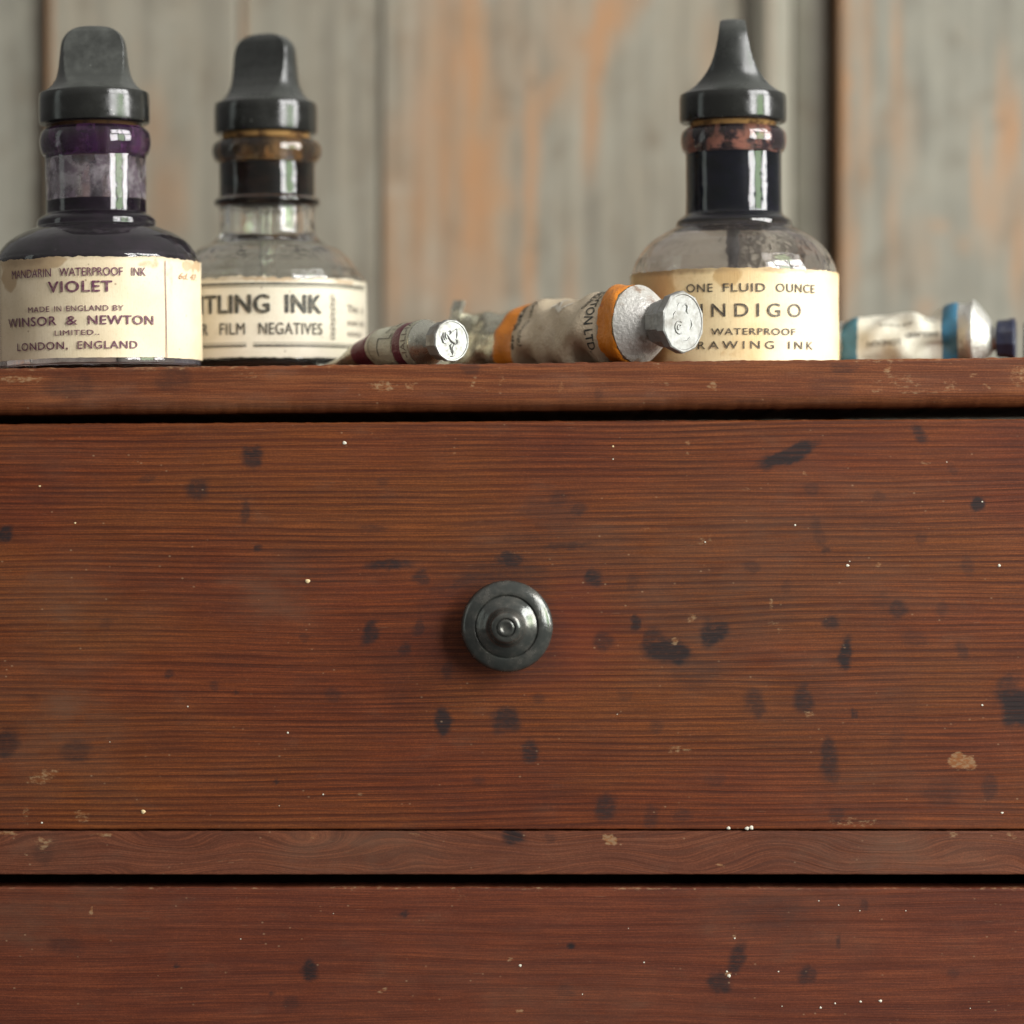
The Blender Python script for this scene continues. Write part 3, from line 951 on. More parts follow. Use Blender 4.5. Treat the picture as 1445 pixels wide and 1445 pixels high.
cboard('top_board', CX0 - 30, CX1 + 30, lambda x: ztop(np.asarray(x, float)), lin(586, 574), -16, 905, 4.5, 20, top_wood, cab,
       marks=(INKT, WEART, HAZET), jit=1.1, arris=0.5)
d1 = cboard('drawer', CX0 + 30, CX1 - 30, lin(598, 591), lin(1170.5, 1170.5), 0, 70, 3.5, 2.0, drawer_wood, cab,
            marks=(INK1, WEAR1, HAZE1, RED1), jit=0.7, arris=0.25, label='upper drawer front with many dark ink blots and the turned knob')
cboard('rail', CX0 + 20, CX1 - 20, lin(1172.5, 1172.5), lin(1234.5, 1234.5), 2.5, 60, 2.0, 2.0, rail_wood, cab, marks=(INKR, WEARR, HAZER), jit=0.5, arris=0.0)
d2 = cboard('drawer', CX0 + 30, CX1 - 30, lin(1252.5, 1253.5), lin(1745, 1745), 7, 70, 3.0, 2.0, drawer2_wood, cab,
            marks=(INK2, WEAR2, HAZE2), jit=0.6, arris=0.55, label='lower drawer front, plainer and cut by the bottom of the photograph')


def cbox(name, x0, x1, y0, y1, z0, z1, mat, b=3.0, parent=None):
    bm = bmesh.new()
    bmesh.ops.create_cube(bm, size=1)
    for v in bm.verts:
        v.co = Vector(((x0 + x1) / 2 + v.co.x * (x1 - x0), (y0 + y1) / 2 + v.co.y * (y1 - y0), (z0 + z1) / 2 + v.co.z * (z1 - z0)))
        v.co -= Vector(cab_off)
    bmesh.ops.bevel(bm, geom=bm.edges[:], offset=b, segments=2, affect='EDGES')
    bm.verts.ensure_lookup_table()
    vs = [tuple(v.co) for v in bm.verts]
    fs = [tuple(v.index for v in f.verts) for f in bm.faces]
    bm.free()
    return mesh_obj(name, vs, fs, mat, parent or cab, marks=np.zeros((len(vs), 4)), crease=30)


for x in (CX0, CX1 - 28):
    cbox('side_panel', x, x + 28, 0, 880, -1028, 128, carcass_wood)
cbox('back_panel', CX0 + 29, CX1 - 29, 862, 878, -1028, 128, carcass_wood)
cbox('rail', CX0 + 29, CX1 - 29, 2, 60, -1028, -1026 + 2, carcass_wood, b=0.5)
# drawer boxes behind the fronts
for dr, zt_, zb_ in ((d1, 95, -440), (d2, -560, -1010)):
    for x in (CX0 + 50, CX1 - 68):
        cbox('drawer_side', x, x + 18, 71, 800, zb_, zt_, carcass_wood, parent=dr)
    cbox('drawer_bottom', CX0 + 70, CX1 - 70, 71, 800, zb_, zb_ + 10, carcass_wood, parent=dr)

# paint spatter: small dried drops standing on the wood
def spatter(parent, pts, y, col, name='paint_spatter'):
    vs, fs = [], []
    for (px, py, r) in pts:
        r *= 0.88
        n0 = len(vs)
        n = 10
        X, Z = px - 722.5, 722.5 - py
        sx, sz = r * rng.uniform(0.9, 1.2), r * rng.uniform(0.8, 1.0)
        for ring, (f, h) in enumerate(((1.0, -0.2), (0.85, 0.55), (0.45, 0.9))):
            for k in range(n):
                a = 2 * math.pi * k / n
                j = 1 + 0.12 * math.sin(3 * a + px) + 0.08 * math.sin(5 * a + py)
                vs.append((X + sx * f * j * math.cos(a), y - h * min(1.2, r * .3), Z + sz * f * j * math.sin(a)))
        vs.append((X, y - 1.0 * min(1.2, r * .3), Z))
        for q in range(2):
            for k in range(n):
                fs.append((n0 + q * n + k, n0 + q * n + (k + 1) % n, n0 + (q + 1) * n + (k + 1) % n, n0 + (q + 1) * n + k))
        for k in range(n):
            fs.append((n0 + 2 * n + k, n0 + 2 * n + (k + 1) % n, n0 + 3 * n))
    V = np.array(vs) - cab_off
    o = mesh_obj(name, V, fs, col, parent, kind='stuff')
    recalc(o)
    return o


M = Mat('dried_paint_white'); M.bsdf(Base=(0.60, 0.56, 0.47), Roughness=0.85); paint_white = M.m
M = Mat('dried_paint_cream'); M.bsdf(Base=(0.62, 0.47, 0.26), Roughness=0.85); paint_cream = M.m
spatter(d1, [(486, 625, 3.4), (1196, 798, 2.6), (1199, 792, 1.1), (1410, 798, 2.6), (1122, 741, 1.8), (1386, 995, 2.0), (265, 997, 1.3), (406, 1034, 1.8), (456, 1121, 1.3), (59, 1161, 1.6),
             (1414, 1147, 2.0), (1386, 708, 1.3), (1336, 652, 1.1), (995, 765, 1.3), (865, 648, 1.2), (155, 1047, 0.9), (1028, 1168.5, 3.0), (1060, 1168.0, 4.0), (1054, 1169, 3.2), (394, 1137, 0.9), (871, 1008, 1.0)],
        -0.2, paint_white)
spatter(d1, [(434, 820, 3.6), (202, 1145.5, 3.8), (865, 630, 1.6), (106, 738, 1.6), (56, 686, 1.6)], -0.2, paint_cream)
spatter(d2, [(734, 1363.5, 2.3), (1158.5, 1423, 2.0), (1179, 1417, 1.6), (1215, 1414.5, 1.8), (1243, 1413.5, 2.5), (1099, 1372, 1.3), (339, 1326, 1.0), (909, 1359, 1.2), (1214, 1286, 1.0), (1279, 1286, 1.1),
             (1156, 1272, 1.0), (1184, 1278, 1.0), (1029, 1378, 3.0), (1026, 1372, 1.8), (1037, 1325, 1.6), (1104, 1421, 1.1), (1370, 1424, 1.1), (470, 1230 + 60, 0.8), (887, 1311, 0.9), (822, 1404, 1.0)],
        6.8, paint_white)

# the knob
M = Mat('dark_pewter')
n = M.noise(M.coord(0.05, 0.05, 0.05), 1.0, 5, 0.65)
f = M.noise(M.coord(0.4, 0.05, 0.4), 1.0, 3)
M.bsdf(Base=M.mix(M.step(n, 0.4, 0.7), (0.070, 0.074, 0.069), (0.135, 0.128, 0.115)), Metallic=0.6, Roughness=M.step(n, 0.3, 0.7, 0.14, 0.30),
       Normal=M.bump(M.math('ADD', n, M.math('MULTIPLY', f, 0.4)), 0.35, 1.5))
knob_mat = M.m
kp = [(0, 0), (34, 0), (34, 2), (27, 5), (24, 10), (28, 16), (44, 21), (58, 25), (63, 29), (64.5, 33), (63, 37), (57, 41), (50, 43.5), (46, 44.4), (44.6, 44), (43.8, 42.2), (42.4, 43.2), (40, 46), (35, 50), (30, 53.5),
      (27, 57), (24.5, 62), (22.5, 70), (20.5, 76), (17, 78.6), (14, 78.6), (13.2, 76.5), (12.2, 76.0), (11.6, 78.4), (10.2, 80.2), (8, 80.4), (6.6, 79.2), (4, 78), (0, 77.6)]
kp = [(r, z if z < 44 else 44 + (z - 44) * 0.85) for r, z in kp]
kn = lathe('knob', kp, knob_mat, d1, n=96, crease=60)
kn.location = (Vector((716.5 - 722.5, 0, 722.5 - 882.0)) - Vector(cab_off)) * S
kn.rotation_euler = (R(91.2), 0, R(-2.0))


# ------------------------------------------------------------------ the ink bottles
def paddle_stopper(name, mat, rimmat, parent, k, zbase, y_bot, y_rim, y_top, r_rim, broad, narrow, rot, axis_dx=0.0):
    """vulcanite stopper: round rim, flaring body whose two faces are scooped flat.
    broad / narrow: [(screen y, half width)] seen from the front and from the side"""
    Z = lambda y: (722.5 - y) * k - zbase
    n = 96
    vs, fs = [], []
    rows = [(y_bot, r_rim * 0.86, 999), (y_bot, r_rim * 0.955, 999), (y_bot - 1.6, r_rim * 0.99, 999), (y_bot - 5, r_rim, 999), (y_bot - 15, r_rim * 1.0, 999), (y_rim + 12, r_rim * 1.0, 999),
            (y_rim + 4, r_rim * 0.995, 999), (y_rim + 1.2, r_rim * 0.98, 999), (y_rim, r_rim * 0.955, 999)]
    b = smooth_curve([(w_, -y) for y, w_ in broad], 5)
    nar_y = np.array([y for y, _ in narrow][::-1])
    nar_w = np.array([q for _, q in narrow][::-1])
    for w_, ny in b:
        rows.append((-ny, w_, float(np.interp(-ny, nar_y, nar_w))))
    for y, rw, t in rows:
        for j in range(n):
            a = 2 * math.pi * j / n
            X, Y = rw * math.cos(a), rw * math.sin(a)
            Y = max(-t, min(t, Y))
            vs.append((X * k, Y * k, Z(y)))
    fs = grid_faces(len(rows), n, wrap=True)
    fs.append(list(range(n))[::-1])
    last = (len(rows) - 1) * n
    fs.append([last + j for j in range(n)])
    o = mesh_obj(name, vs, fs, mat, parent, crease=32)
    o.data.materials.append(rimmat)
    nr = len(rows)
    for i, p in enumerate(o.data.polygons):
        if i < 8 * n:
            p.material_index = 1
    o.rotation_euler = (0, 0, rot)
    o.location = (axis_dx * k * S, 0, 0)
    # soften the crease between the scooped face and the side
    bv = o.modifiers.new('soft_edges', 'BEVEL')
    bv.width = 2.2 * S
    bv.segments = 2
    bv.limit_method = 'ANGLE'
    bv.angle_limit = R(38)
    return o


def bottle_glass(parent, prof_scr, k, zbase, mat, inner_neck, inner_body, neck_y, shoulder, n=128, floor=16):
    """outer wall from (screen y, half width), then the inner wall, one closed shell"""
    Z = lambda y: (722.5 - y) * k - zbase
    outer = [(0, 6), (inner_body * 0.6 * k, 4), (prof_scr[0][1] * k * 0.90, 0.6), (prof_scr[0][1] * k * 0.97, 1.6)] + smooth_curve([(r * k, Z(y)) for y, r in prof_scr], 5)
    inner = [(inner_neck * k, Z(prof_scr[-1][0]) - 0.5)]
    for y, r in neck_y:
        inner.append((r * k, Z(y)))
    inner = smooth_curve(inner + [(r * k, Z(y)) for y, r in shoulder], 4)
    inner += [(inner_body * k, floor + 6), (inner_body * k * 0.95, floor - 2), (inner_body * k * 0.6, floor - 3), (0, floor)]
    return lathe('glass', outer + inner, mat, parent, n=n, crease=60)


def label_strip(parent, r, z0, z1, a0, a1, mat, marks=(), tear=1.2, seed=1, bulge=None, label=None):
    """paper wrapped round the body; a in degrees, 0 towards the camera, positive to the right"""
    g = np.random.default_rng(seed)
    n = int((a1 - a0) * 1.6)
    m = int((z1 - z0) / 3)
    al = np.radians(np.linspace(a0, a1, n))
    tr = np.convolve(g.normal(0, 1, n), np.ones(5) / 5, 'same') * tear + np.convolve(g.normal(0, 1, n), np.ones(21) / 21, 'same') * tear * 2
    V = []
    for side in (0, 1):
        for i in range(m + 1):
            t = i / m
            z = z0 + (z1 - z0) * t
            zz = z + (tr if i == m else (tr * .3 if i == 0 else 0 * tr))
            rr = r + (1.3 if side == 0 else 0.4) + 0.35 * np.sin(al * 9 + seed + z / 20)
            V.append(np.stack([rr * np.sin(al), -rr * np.cos(al), zz], 1))
    V = np.concatenate(V)
    N = (m + 1) * n
    fs = grid_faces(m + 1, n)
    back = [tuple(i + N for i in q)[::-1] for q in grid_faces(m + 1, n)]
    fs += back
    for j in range(n - 1):
        fs.append((j + 1, j, j + N, j + 1 + N))
        b = m * n
        fs.append((b + j, b + j + 1, b + j + 1 + N, b + j + N))
    for i in range(m):
        fs.append((i * n, (i + 1) * n, (i + 1) * n + N, i * n + N))
        e = n - 1
        fs.append(((i + 1) * n + e, i * n + e, i * n + e + N, (i + 1) * n + e + N))
    mk = np.zeros((len(V), 4), np.float32)
    s = np.degrees(np.arctan2(V[:, 0], -V[:, 1])) * math.pi / 180 * r      # arc length
    for ch, cx, cz, rx, rz, st in marks:
        mk[:, ch] = np.maximum(mk[:, ch], st * blob(s, V[:, 2], cx, cz, rx, rz, 0, 0.6))
    top = np.clip((V[:, 2] - (z1 - 5)) / 5, 0, 1)
    mk[:, 1] = np.maximum(mk[:, 1], top * 0.55)
    o = mesh_obj('label', V, fs, mat, parent, marks=mk, crease=60, label=label)
    return o


def cyl(r):
    return lambda a, b, c: ((r + c) * math.sin(a / r), -(r + c) * math.cos(a / r), b)


def arc(x, r):
    """projected offset x -> arc length on a cylinder of radius r"""
    return r * math.asin(max(-1, min(1, x / r)))


class BottleText:
    def __init__(self, r, cx, k, kf, zbase):
        self.p, self.r, self.cx, self.k, self.kf, self.zb = Print(), r, cx, k, kf, zbase

    def a(self, px):
        """arc position that the camera sees at photograph column px"""
        k0, d = self.k, (self.k - 1) * F
        X0 = (self.cx - 722.5) * k0
        off = 0.0
        for _ in range(12):
            dep = d - math.sqrt(max(0.0, self.r ** 2 - off * off))
            off = (px - 722.5) * (F + dep) / F - X0
            off = max(-self.r * 0.999, min(self.r * 0.999, off))
        return arc(off, self.r)

    def z(self, py):
        return (722.5 - py) * self.kf - self.zb

    def line(self, s, x0, x1, ytop, ybot, **kw):
        self.p.line(s, self.a(x0), self.a(x1), self.z(ybot), self.z(ytop) - self.z(ybot), **kw)

    def words(self, lst, ytop, ybot, **kw):
        for s_, x0, x1 in lst:
            self.line(s_, x0, x1, ytop, ybot, **kw)

    def rule(self, x0, x1, y0, y1):
        self.p.box(self.a(x0), self.z(y1), self.a(x1), self.z(y0))

    def vrule(self, x, w, y0, y1):
        self.p.box(self.a(x) - w / 2, self.z(y1), self.a(x) + w / 2, self.z(y0))


def bottle(name, cx, d, lean, label, group='old ink bottles with black stoppers'):
    k = (F + d) / F
    X = (cx - 722.5) * k
    zb = ztop(X) + 0.3
    e = empty(name, (X, d, zb), label, 'ink bottle', group)
    e.rotation_euler = (0, lean, 0)
    return e, k, zb


# --- violet ---------------------------------------------------------------
b1, k, zb = bottle('ink_bottle', 140, 152, R(-0.95), 'leftmost ink bottle, filled dark to the neck, with a cream label printed VIOLET in purple')
bottle_glass(b1, [(520.5, 141), (518, 143), (506, 143.5), (480, 143.5), (420, 143.5), (375, 143), (365, 141), (358, 138), (350, 133), (342, 126), (335, 116), (329, 105), (324, 93), (320.5, 84.5), (317, 83.5), (311, 82.5),
                  (306, 77), (302.5, 71.5), (298, 70.5), (280, 70.5), (250, 71), (228, 71), (221, 71.5), (217, 75), (208, 77.5), (198, 78), (188, 76), (183, 71), (181, 65), (180, 58)],
             k, zb, glass_violet, 52, 133, [(186, 53), (240, 55), (300, 55), (312, 60)], [(322, 76), (334, 104), (350, 123), (366, 132)], floor=30)
Z = lambda y, k=k, zb=zb: (722.5 - y) * k - zb
lathe('dried_ink', [(0, Z(285)), (40 * k, Z(284.5)), (56.4 * k, Z(283))] + smooth_curve([(56.4 * k, Z(290)), (56.6 * k, Z(300)), (62 * k, Z(310)), (78 * k, Z(320.5)), (106 * k, Z(332.5)), (125 * k, Z(349)), (134 * k, Z(365))], 4)
      + [(134.6 * k, Z(380)), (134.6 * k, 60), (134.6 * k, 34), (126 * k, 29.5), (0, 29.5)], ink_violet, b1, n=96)
lathe('ink_film', [(56.2 * k, Z(224)), (56.4 * k, Z(240)), (56.4 * k, Z(282))], ink_violet_thin, b1, n=96)
lathe('ink_film', [(54.4 * k, Z(184)), (55 * k, Z(200)), (56.2 * k, Z(223))], ink_violet_ring, b1, n=96)
st1 = paddle_stopper('stopper', stopper_grey, stopper_rim, b1, k, zb, 176, 131, 37, 77.8,
                     [(131, 73), (127, 66), (121, 59.5), (112, 54), (102, 51), (90, 49), (78, 47.5), (66, 46), (58, 44), (50, 39.5), (44, 33), (40, 25), (37.8, 14), (37.2, 7)],
                     [(131, 999), (128, 56), (122, 47), (112, 37), (100, 29), (85, 23.5), (70, 20), (55, 17.5), (45, 15), (39, 10), (37, 5)], R(6), -0.5)
lathe('cork', [(30 * k, Z(168)), (62 * k, Z(175)), (58 * k, Z(181)), (51 * k, Z(184)), (50 * k, Z(205)), (46 * k, Z(226)), (0, Z(228))], cork_dark, st1, n=64)
stm = lathe('stem', [(9 * k, Z(226)), (8 * k, Z(400)), (4 * k, 30), (0, 28)], stem_dark, st1, n=24)
r1 = 145.2 * k
kf = (F + 152 - r1) / F
zf = lambda y: (722.5 - y) * kf - zb
lb = label_strip(b1, 144.2 * k, zf(504.5), zf(362), -128, 128, paper_violet,
                 marks=[(0, -90, zf(368), 60, 14, 1.0), (0, -128, zf(385), 24, 20, .8), (0, 205, zf(369), 30, 12, .55), (1, -95, zf(366), 40, 6, .7), (0, 170, zf(372), 14, 8, .6),
                        (1, 0, zf(363), 30, 2, .4), (0, 130, zf(372), 10, 60, .36), (2, 160, zf(440), 30, 60, .25), (0, 95, zf(372), 24, 8, .42)], seed=3)
t = BottleText(0.9 + r1 + 0.9, 140, k, kf, zb)
t.words([('MANDARIN', 19, 74), ('WATERPROOF', 86, 175.5), ('INK', 188, 208)], 377.5, 389, bold=0.008, space=1.0)
t.line('VIOLET', 70, 160, 396.5, 411.5, bold=0.026, space=1.12)
t.words([('MADE', 41, 71), ('IN', 78, 88), ('ENGLAND', 95, 154.5), ('BY', 161, 176)], 431, 438.6, bold=0.008, space=1.1)
t.words([('WINSOR', 13, 80.5), ('&', 94.5, 110), ('NEWTON', 125.5, 217.5)], 445.5, 457.8, bold=0.020, space=1.1)
t.line('LIMITED..', 78, 141, 465.5, 472.5, bold=0.010, space=1.12)
t.words([('LONDON,', 25, 96), ('ENGLAND', 110, 194.5)], 481.5, 492, bold=0.014, space=1.12)
t.vrule(236, 1.3, 366, 503.5)
t.vrule(1.5, 1.1, 364, 503)
lt = t.p.lay('lettering', cyl(0.9 + r1 + 0.9), print_purple, lb)
t = BottleText(0.9 + r1 + 0.9, 140, k, kf, zb)
t.line('6d. 47:', 255, 280, 382, 391, bold=0.0, shear=0.3)
t.p.lay('handwriting', cyl(0.9 + r1 + 0.9), print_rust, lb)

# --- titling --------------------------------------------------------------
b2, k, zb = bottle('ink_bottle', 379, 350, R(-0.45), 'clear glass ink bottle with a white label printed TITLING INK, behind the violet one')
bottle_glass(b2, [(522, 132), (516, 136.5), (506, 137.2), (480, 137.2), (420, 137.2), (398, 136.5), (388, 130), (378, 123), (367, 115.5), (358, 106.5), (352, 98), (345.5, 83), (339, 74), (334, 69.5), (326, 67.3), (310, 67), (296, 67.5),
                  (292, 69), (290, 73), (286, 74.5), (282, 73), (279.5, 68.5), (272, 67.5), (240, 67.5), (231, 68), (228, 72), (221, 76), (213, 77), (205, 75), (200, 70), (198, 64), (197, 56)],
             k, zb, glass_clear, 50, 127, [(204, 52), (250, 54), (300, 54), (325, 55)], [(338, 60), (350, 86), (362, 103), (380, 117), (398, 126)])
Z = lambda y, k=k, zb=zb: (722.5 - y) * k - zb
lathe('ink_film', [(53.4 * k, Z(201)), (54.2 * k, Z(212)), (55.0 * k, Z(229))], ink_brown, b2, n=96)
lathe('dried_ink', [(0, 17.5), (90 * k, 15), (118 * k, 15), (128.5 * k, 20), (128.6 * k, 33)], ink_black, b2, n=96)
st2 = paddle_stopper('stopper', stopper_black, stopper_rim, b2, k, zb, 190, 146, 48, 72.5,
                     [(146, 68), (142, 62), (136, 56), (126, 50.5), (116, 47.5), (104, 46), (92, 45), (80, 44), (70, 42.5), (62, 39), (56, 33), (51.5, 25), (49, 15), (48.3, 8)],
                     [(146, 999), (142, 52), (135, 43), (125, 34), (112, 27), (98, 22.5), (82, 19.5), (68, 17.5), (58, 15.5), (51, 11), (48, 6)], R(-22), -1.0)
lathe('cork', [(30 * k, Z(184)), (60 * k, Z(189)), (62 * k, Z(194)), (56 * k, Z(199)), (50.4 * k, Z(201)), (50.2 * k, Z(214)), (50 * k, Z(228))], cork_mat, st2, n=64)
lathe('plug', [(0, Z(226)), (52 * k, Z(229.5)), (55.2 * k, Z(231)), (55.6 * k, Z(262)), (55.6 * k, Z(286)), (44 * k, Z(289)), (0, Z(289))], ink_black, st2, n=96)
lathe('stem', [(11.5 * k, Z(289.5)), (11 * k, Z(420)), (6 * k, 40), (4 * k, 36), (3.2 * k, 40), (7.5 * k, Z(420)), (8.5 * k, Z(289.5))], glass_clear, st2, n=32, closed=True)
r2 = 138.6 * k
kf = (F + 350 - r2) / F
zf = lambda y: (722.5 - y) * kf - zb
lb = label_strip(b2, 137.9 * k, zf(504), zf(390.5), -118, 112, paper_titling,
                 marks=[(0, 10, zf(393), 60, 5, .55), (0, 140, zf(395), 30, 5, .5), (1, -60, zf(391), 30, 3, .6), (0, 188, zf(470), 8, 40, .3)], tear=2.0, seed=8)
t = BottleText(0.9 + r2 + 1.0, 379, k, kf, zb)
t.words([('TITLING', 268, 380.5), ('INK', 404, 454)], 416, 441, bold=0.030, space=1.04)
t.words([('FOR', 266, 293.5), ('FILM', 310.5, 346), ('NEGATIVES', 366, 455.5)], 455.5, 471.5, bold=0.008, space=1.08)
t.rule(255, 514.8, 398.6, 401.4)
t.rule(255, 514.8, 403.4, 404.2)
t.rule(255, 348, 486.4, 489)
t.rule(255, 348, 483.4, 484.1)
t.rule(358, 514.5, 486.4, 489)
t.rule(358, 514.5, 483.4, 484.1)
lt = t.p.lay('lettering', cyl(0.9 + r2 + 1.0), print_black, lb)
t = BottleText(0.9 + r2 + 1.0, 379, k, kf, zb)
for i in range(9):
    yy = 418 + i * 7.0
    t.p.ring(t.a(471) + (1.6 if i % 2 else -1.6), t.z(yy), 3.6, 4.6, 1.1, 14)
    t.p.ring(t.a(471) - (1.8 if i % 2 else -1.8), t.z(yy + 2), 2.0, 2.6, 0.9, 12)
t.line('This  is', 491, 513.6, 427, 438, bold=0.0)
t.line('erased  with', 491, 514.3, 447.5, 456.5, bold=0.0)
t.line('solution', 491, 511, 463.5, 472, bold=0.0)
t.p.lay('small_print', cyl(0.9 + r2 + 1.0), print_small, lb)

# --- indigo ---------------------------------------------------------------
b3, k, zb = bottle('ink_bottle', 1036.5, 215, R(-0.25), 'clear glass ink bottle with yellowed label printed INDIGO, behind the large orange-banded tube')
bottle_glass(b3, [(520, 138), (516, 143), (508, 144.6), (480, 144.8), (420, 144.8), (390, 144.6), (380, 143), (371, 139.5), (360, 133.5), (347, 124), (338, 113), (331, 102), (325, 91), (321.5, 84), (318, 82), (312, 80), (307, 74),
                  (303.5, 69.5), (298, 68), (280, 67.5), (250, 67.5), (222, 67.5), (216, 68.5), (213, 71.5), (206, 73.8), (197, 74.5), (188, 73), (183, 68.5), (181, 64), (180, 56)],
             k, zb, glass_indigo, 50, 135, [(186, 51), (240, 53), (292, 53), (308, 58)], [(322, 74), (335, 103), (350, 119), (370, 131)])
Z = lambda y, k=k, zb=zb: (722.5 - y) * k - zb
lathe('ink_film', [(52.6 * k, Z(183)), (53.4 * k, Z(200)), (54.6 * k, Z(216))], ink_pink, b3, n=96)
lathe('dried_ink', [(54.8 * k, Z(216.5)), (55.0 * k, Z(292)), (60.0 * k, Z(306)), (68 * k, Z(315))], ink_blue, b3, n=96)
st3 = paddle_stopper('stopper', stopper_black, stopper_rim, b3, k, zb, 174, 133, 28, 75.5,
                     [(133, 71), (129, 65), (122, 58), (112, 53), (102, 50.5), (90, 49), (78, 48), (66, 46.5), (54, 44), (45, 40), (38, 33), (32, 25), (29, 15), (28.3, 8)],
                     [(133, 999), (130, 62), (124, 53), (115, 44), (105, 36.5), (96, 31.5), (84, 27), (72, 24), (60, 21.5), (48, 19.8), (38, 18.6), (32, 17.6), (28, 15)], R(87), -0.8)
lathe('cork', [(30 * k, Z(166)), (60 * k, Z(171)), (61 * k, Z(176)), (56 * k, Z(181)), (49.6 * k, Z(184)), (49.6 * k, Z(212)), (0, Z(214))], cork_mat, st3, n=64)
lathe('plug', [(0, Z(214.5)), (49 * k, Z(216)), (51 * k, Z(224)), (51.6 * k, Z(262)), (51.6 * k, Z(292)), (44 * k, Z(300)), (0, Z(301))], ink_blue, st3, n=96)
lathe('stem', [(9.5 * k, Z(301.5)), (9 * k, Z(372)), (7.5 * k, Z(378)), (0, Z(380))], stem_dark, st3, n=32)
r3 = 146.0 * k
kf = (F + 215 - r3) / F
zf = lambda y: (722.5 - y) * kf - zb
lb = label_strip(b3, 145.4 * k, zf(517), zf(378), -104, 124, paper_indigo,
                 marks=[(0, -150, zf(440), 60, 120, .75), (0, -20, zf(388), 22, 18, .6), (0, 80, zf(380), 60, 6, .5), (1, -100, zf(380), 90, 5, .9), (1, 40, zf(379), 30, 5, .5), (0, 60, zf(440), 16, 8, .3),
                        (2, 110, zf(450), 70, 110, .40), (0, -20, zf(500), 20, 8, .4)], tear=1.0, seed=12)
t = BottleText(0.9 + r3 + 0.9, 1036.5, k, kf, zb)
t.words([('ONE', 969, 1006), ('FLUID', 1021, 1080.5), ('OUNCE', 1095.5, 1150)], 399.8, 411.3, bold=0.010, space=1.12)
t.line('INDIGO', 989, 1130.5, 428.2, 446.5, bold=0.008, space=1.55)
t.line('WATERPROOF', 1004, 1122.5, 463.2, 472.2, bold=0.010, space=1.12)
t.words([('DRAWING', 965.5, 1092.5), ('INK', 1113, 1147)], 481.3, 492, bold=0.008, space=1.5)
t.p.lay('lettering', cyl(0.9 + r3 + 0.9), print_brownblack, lb)


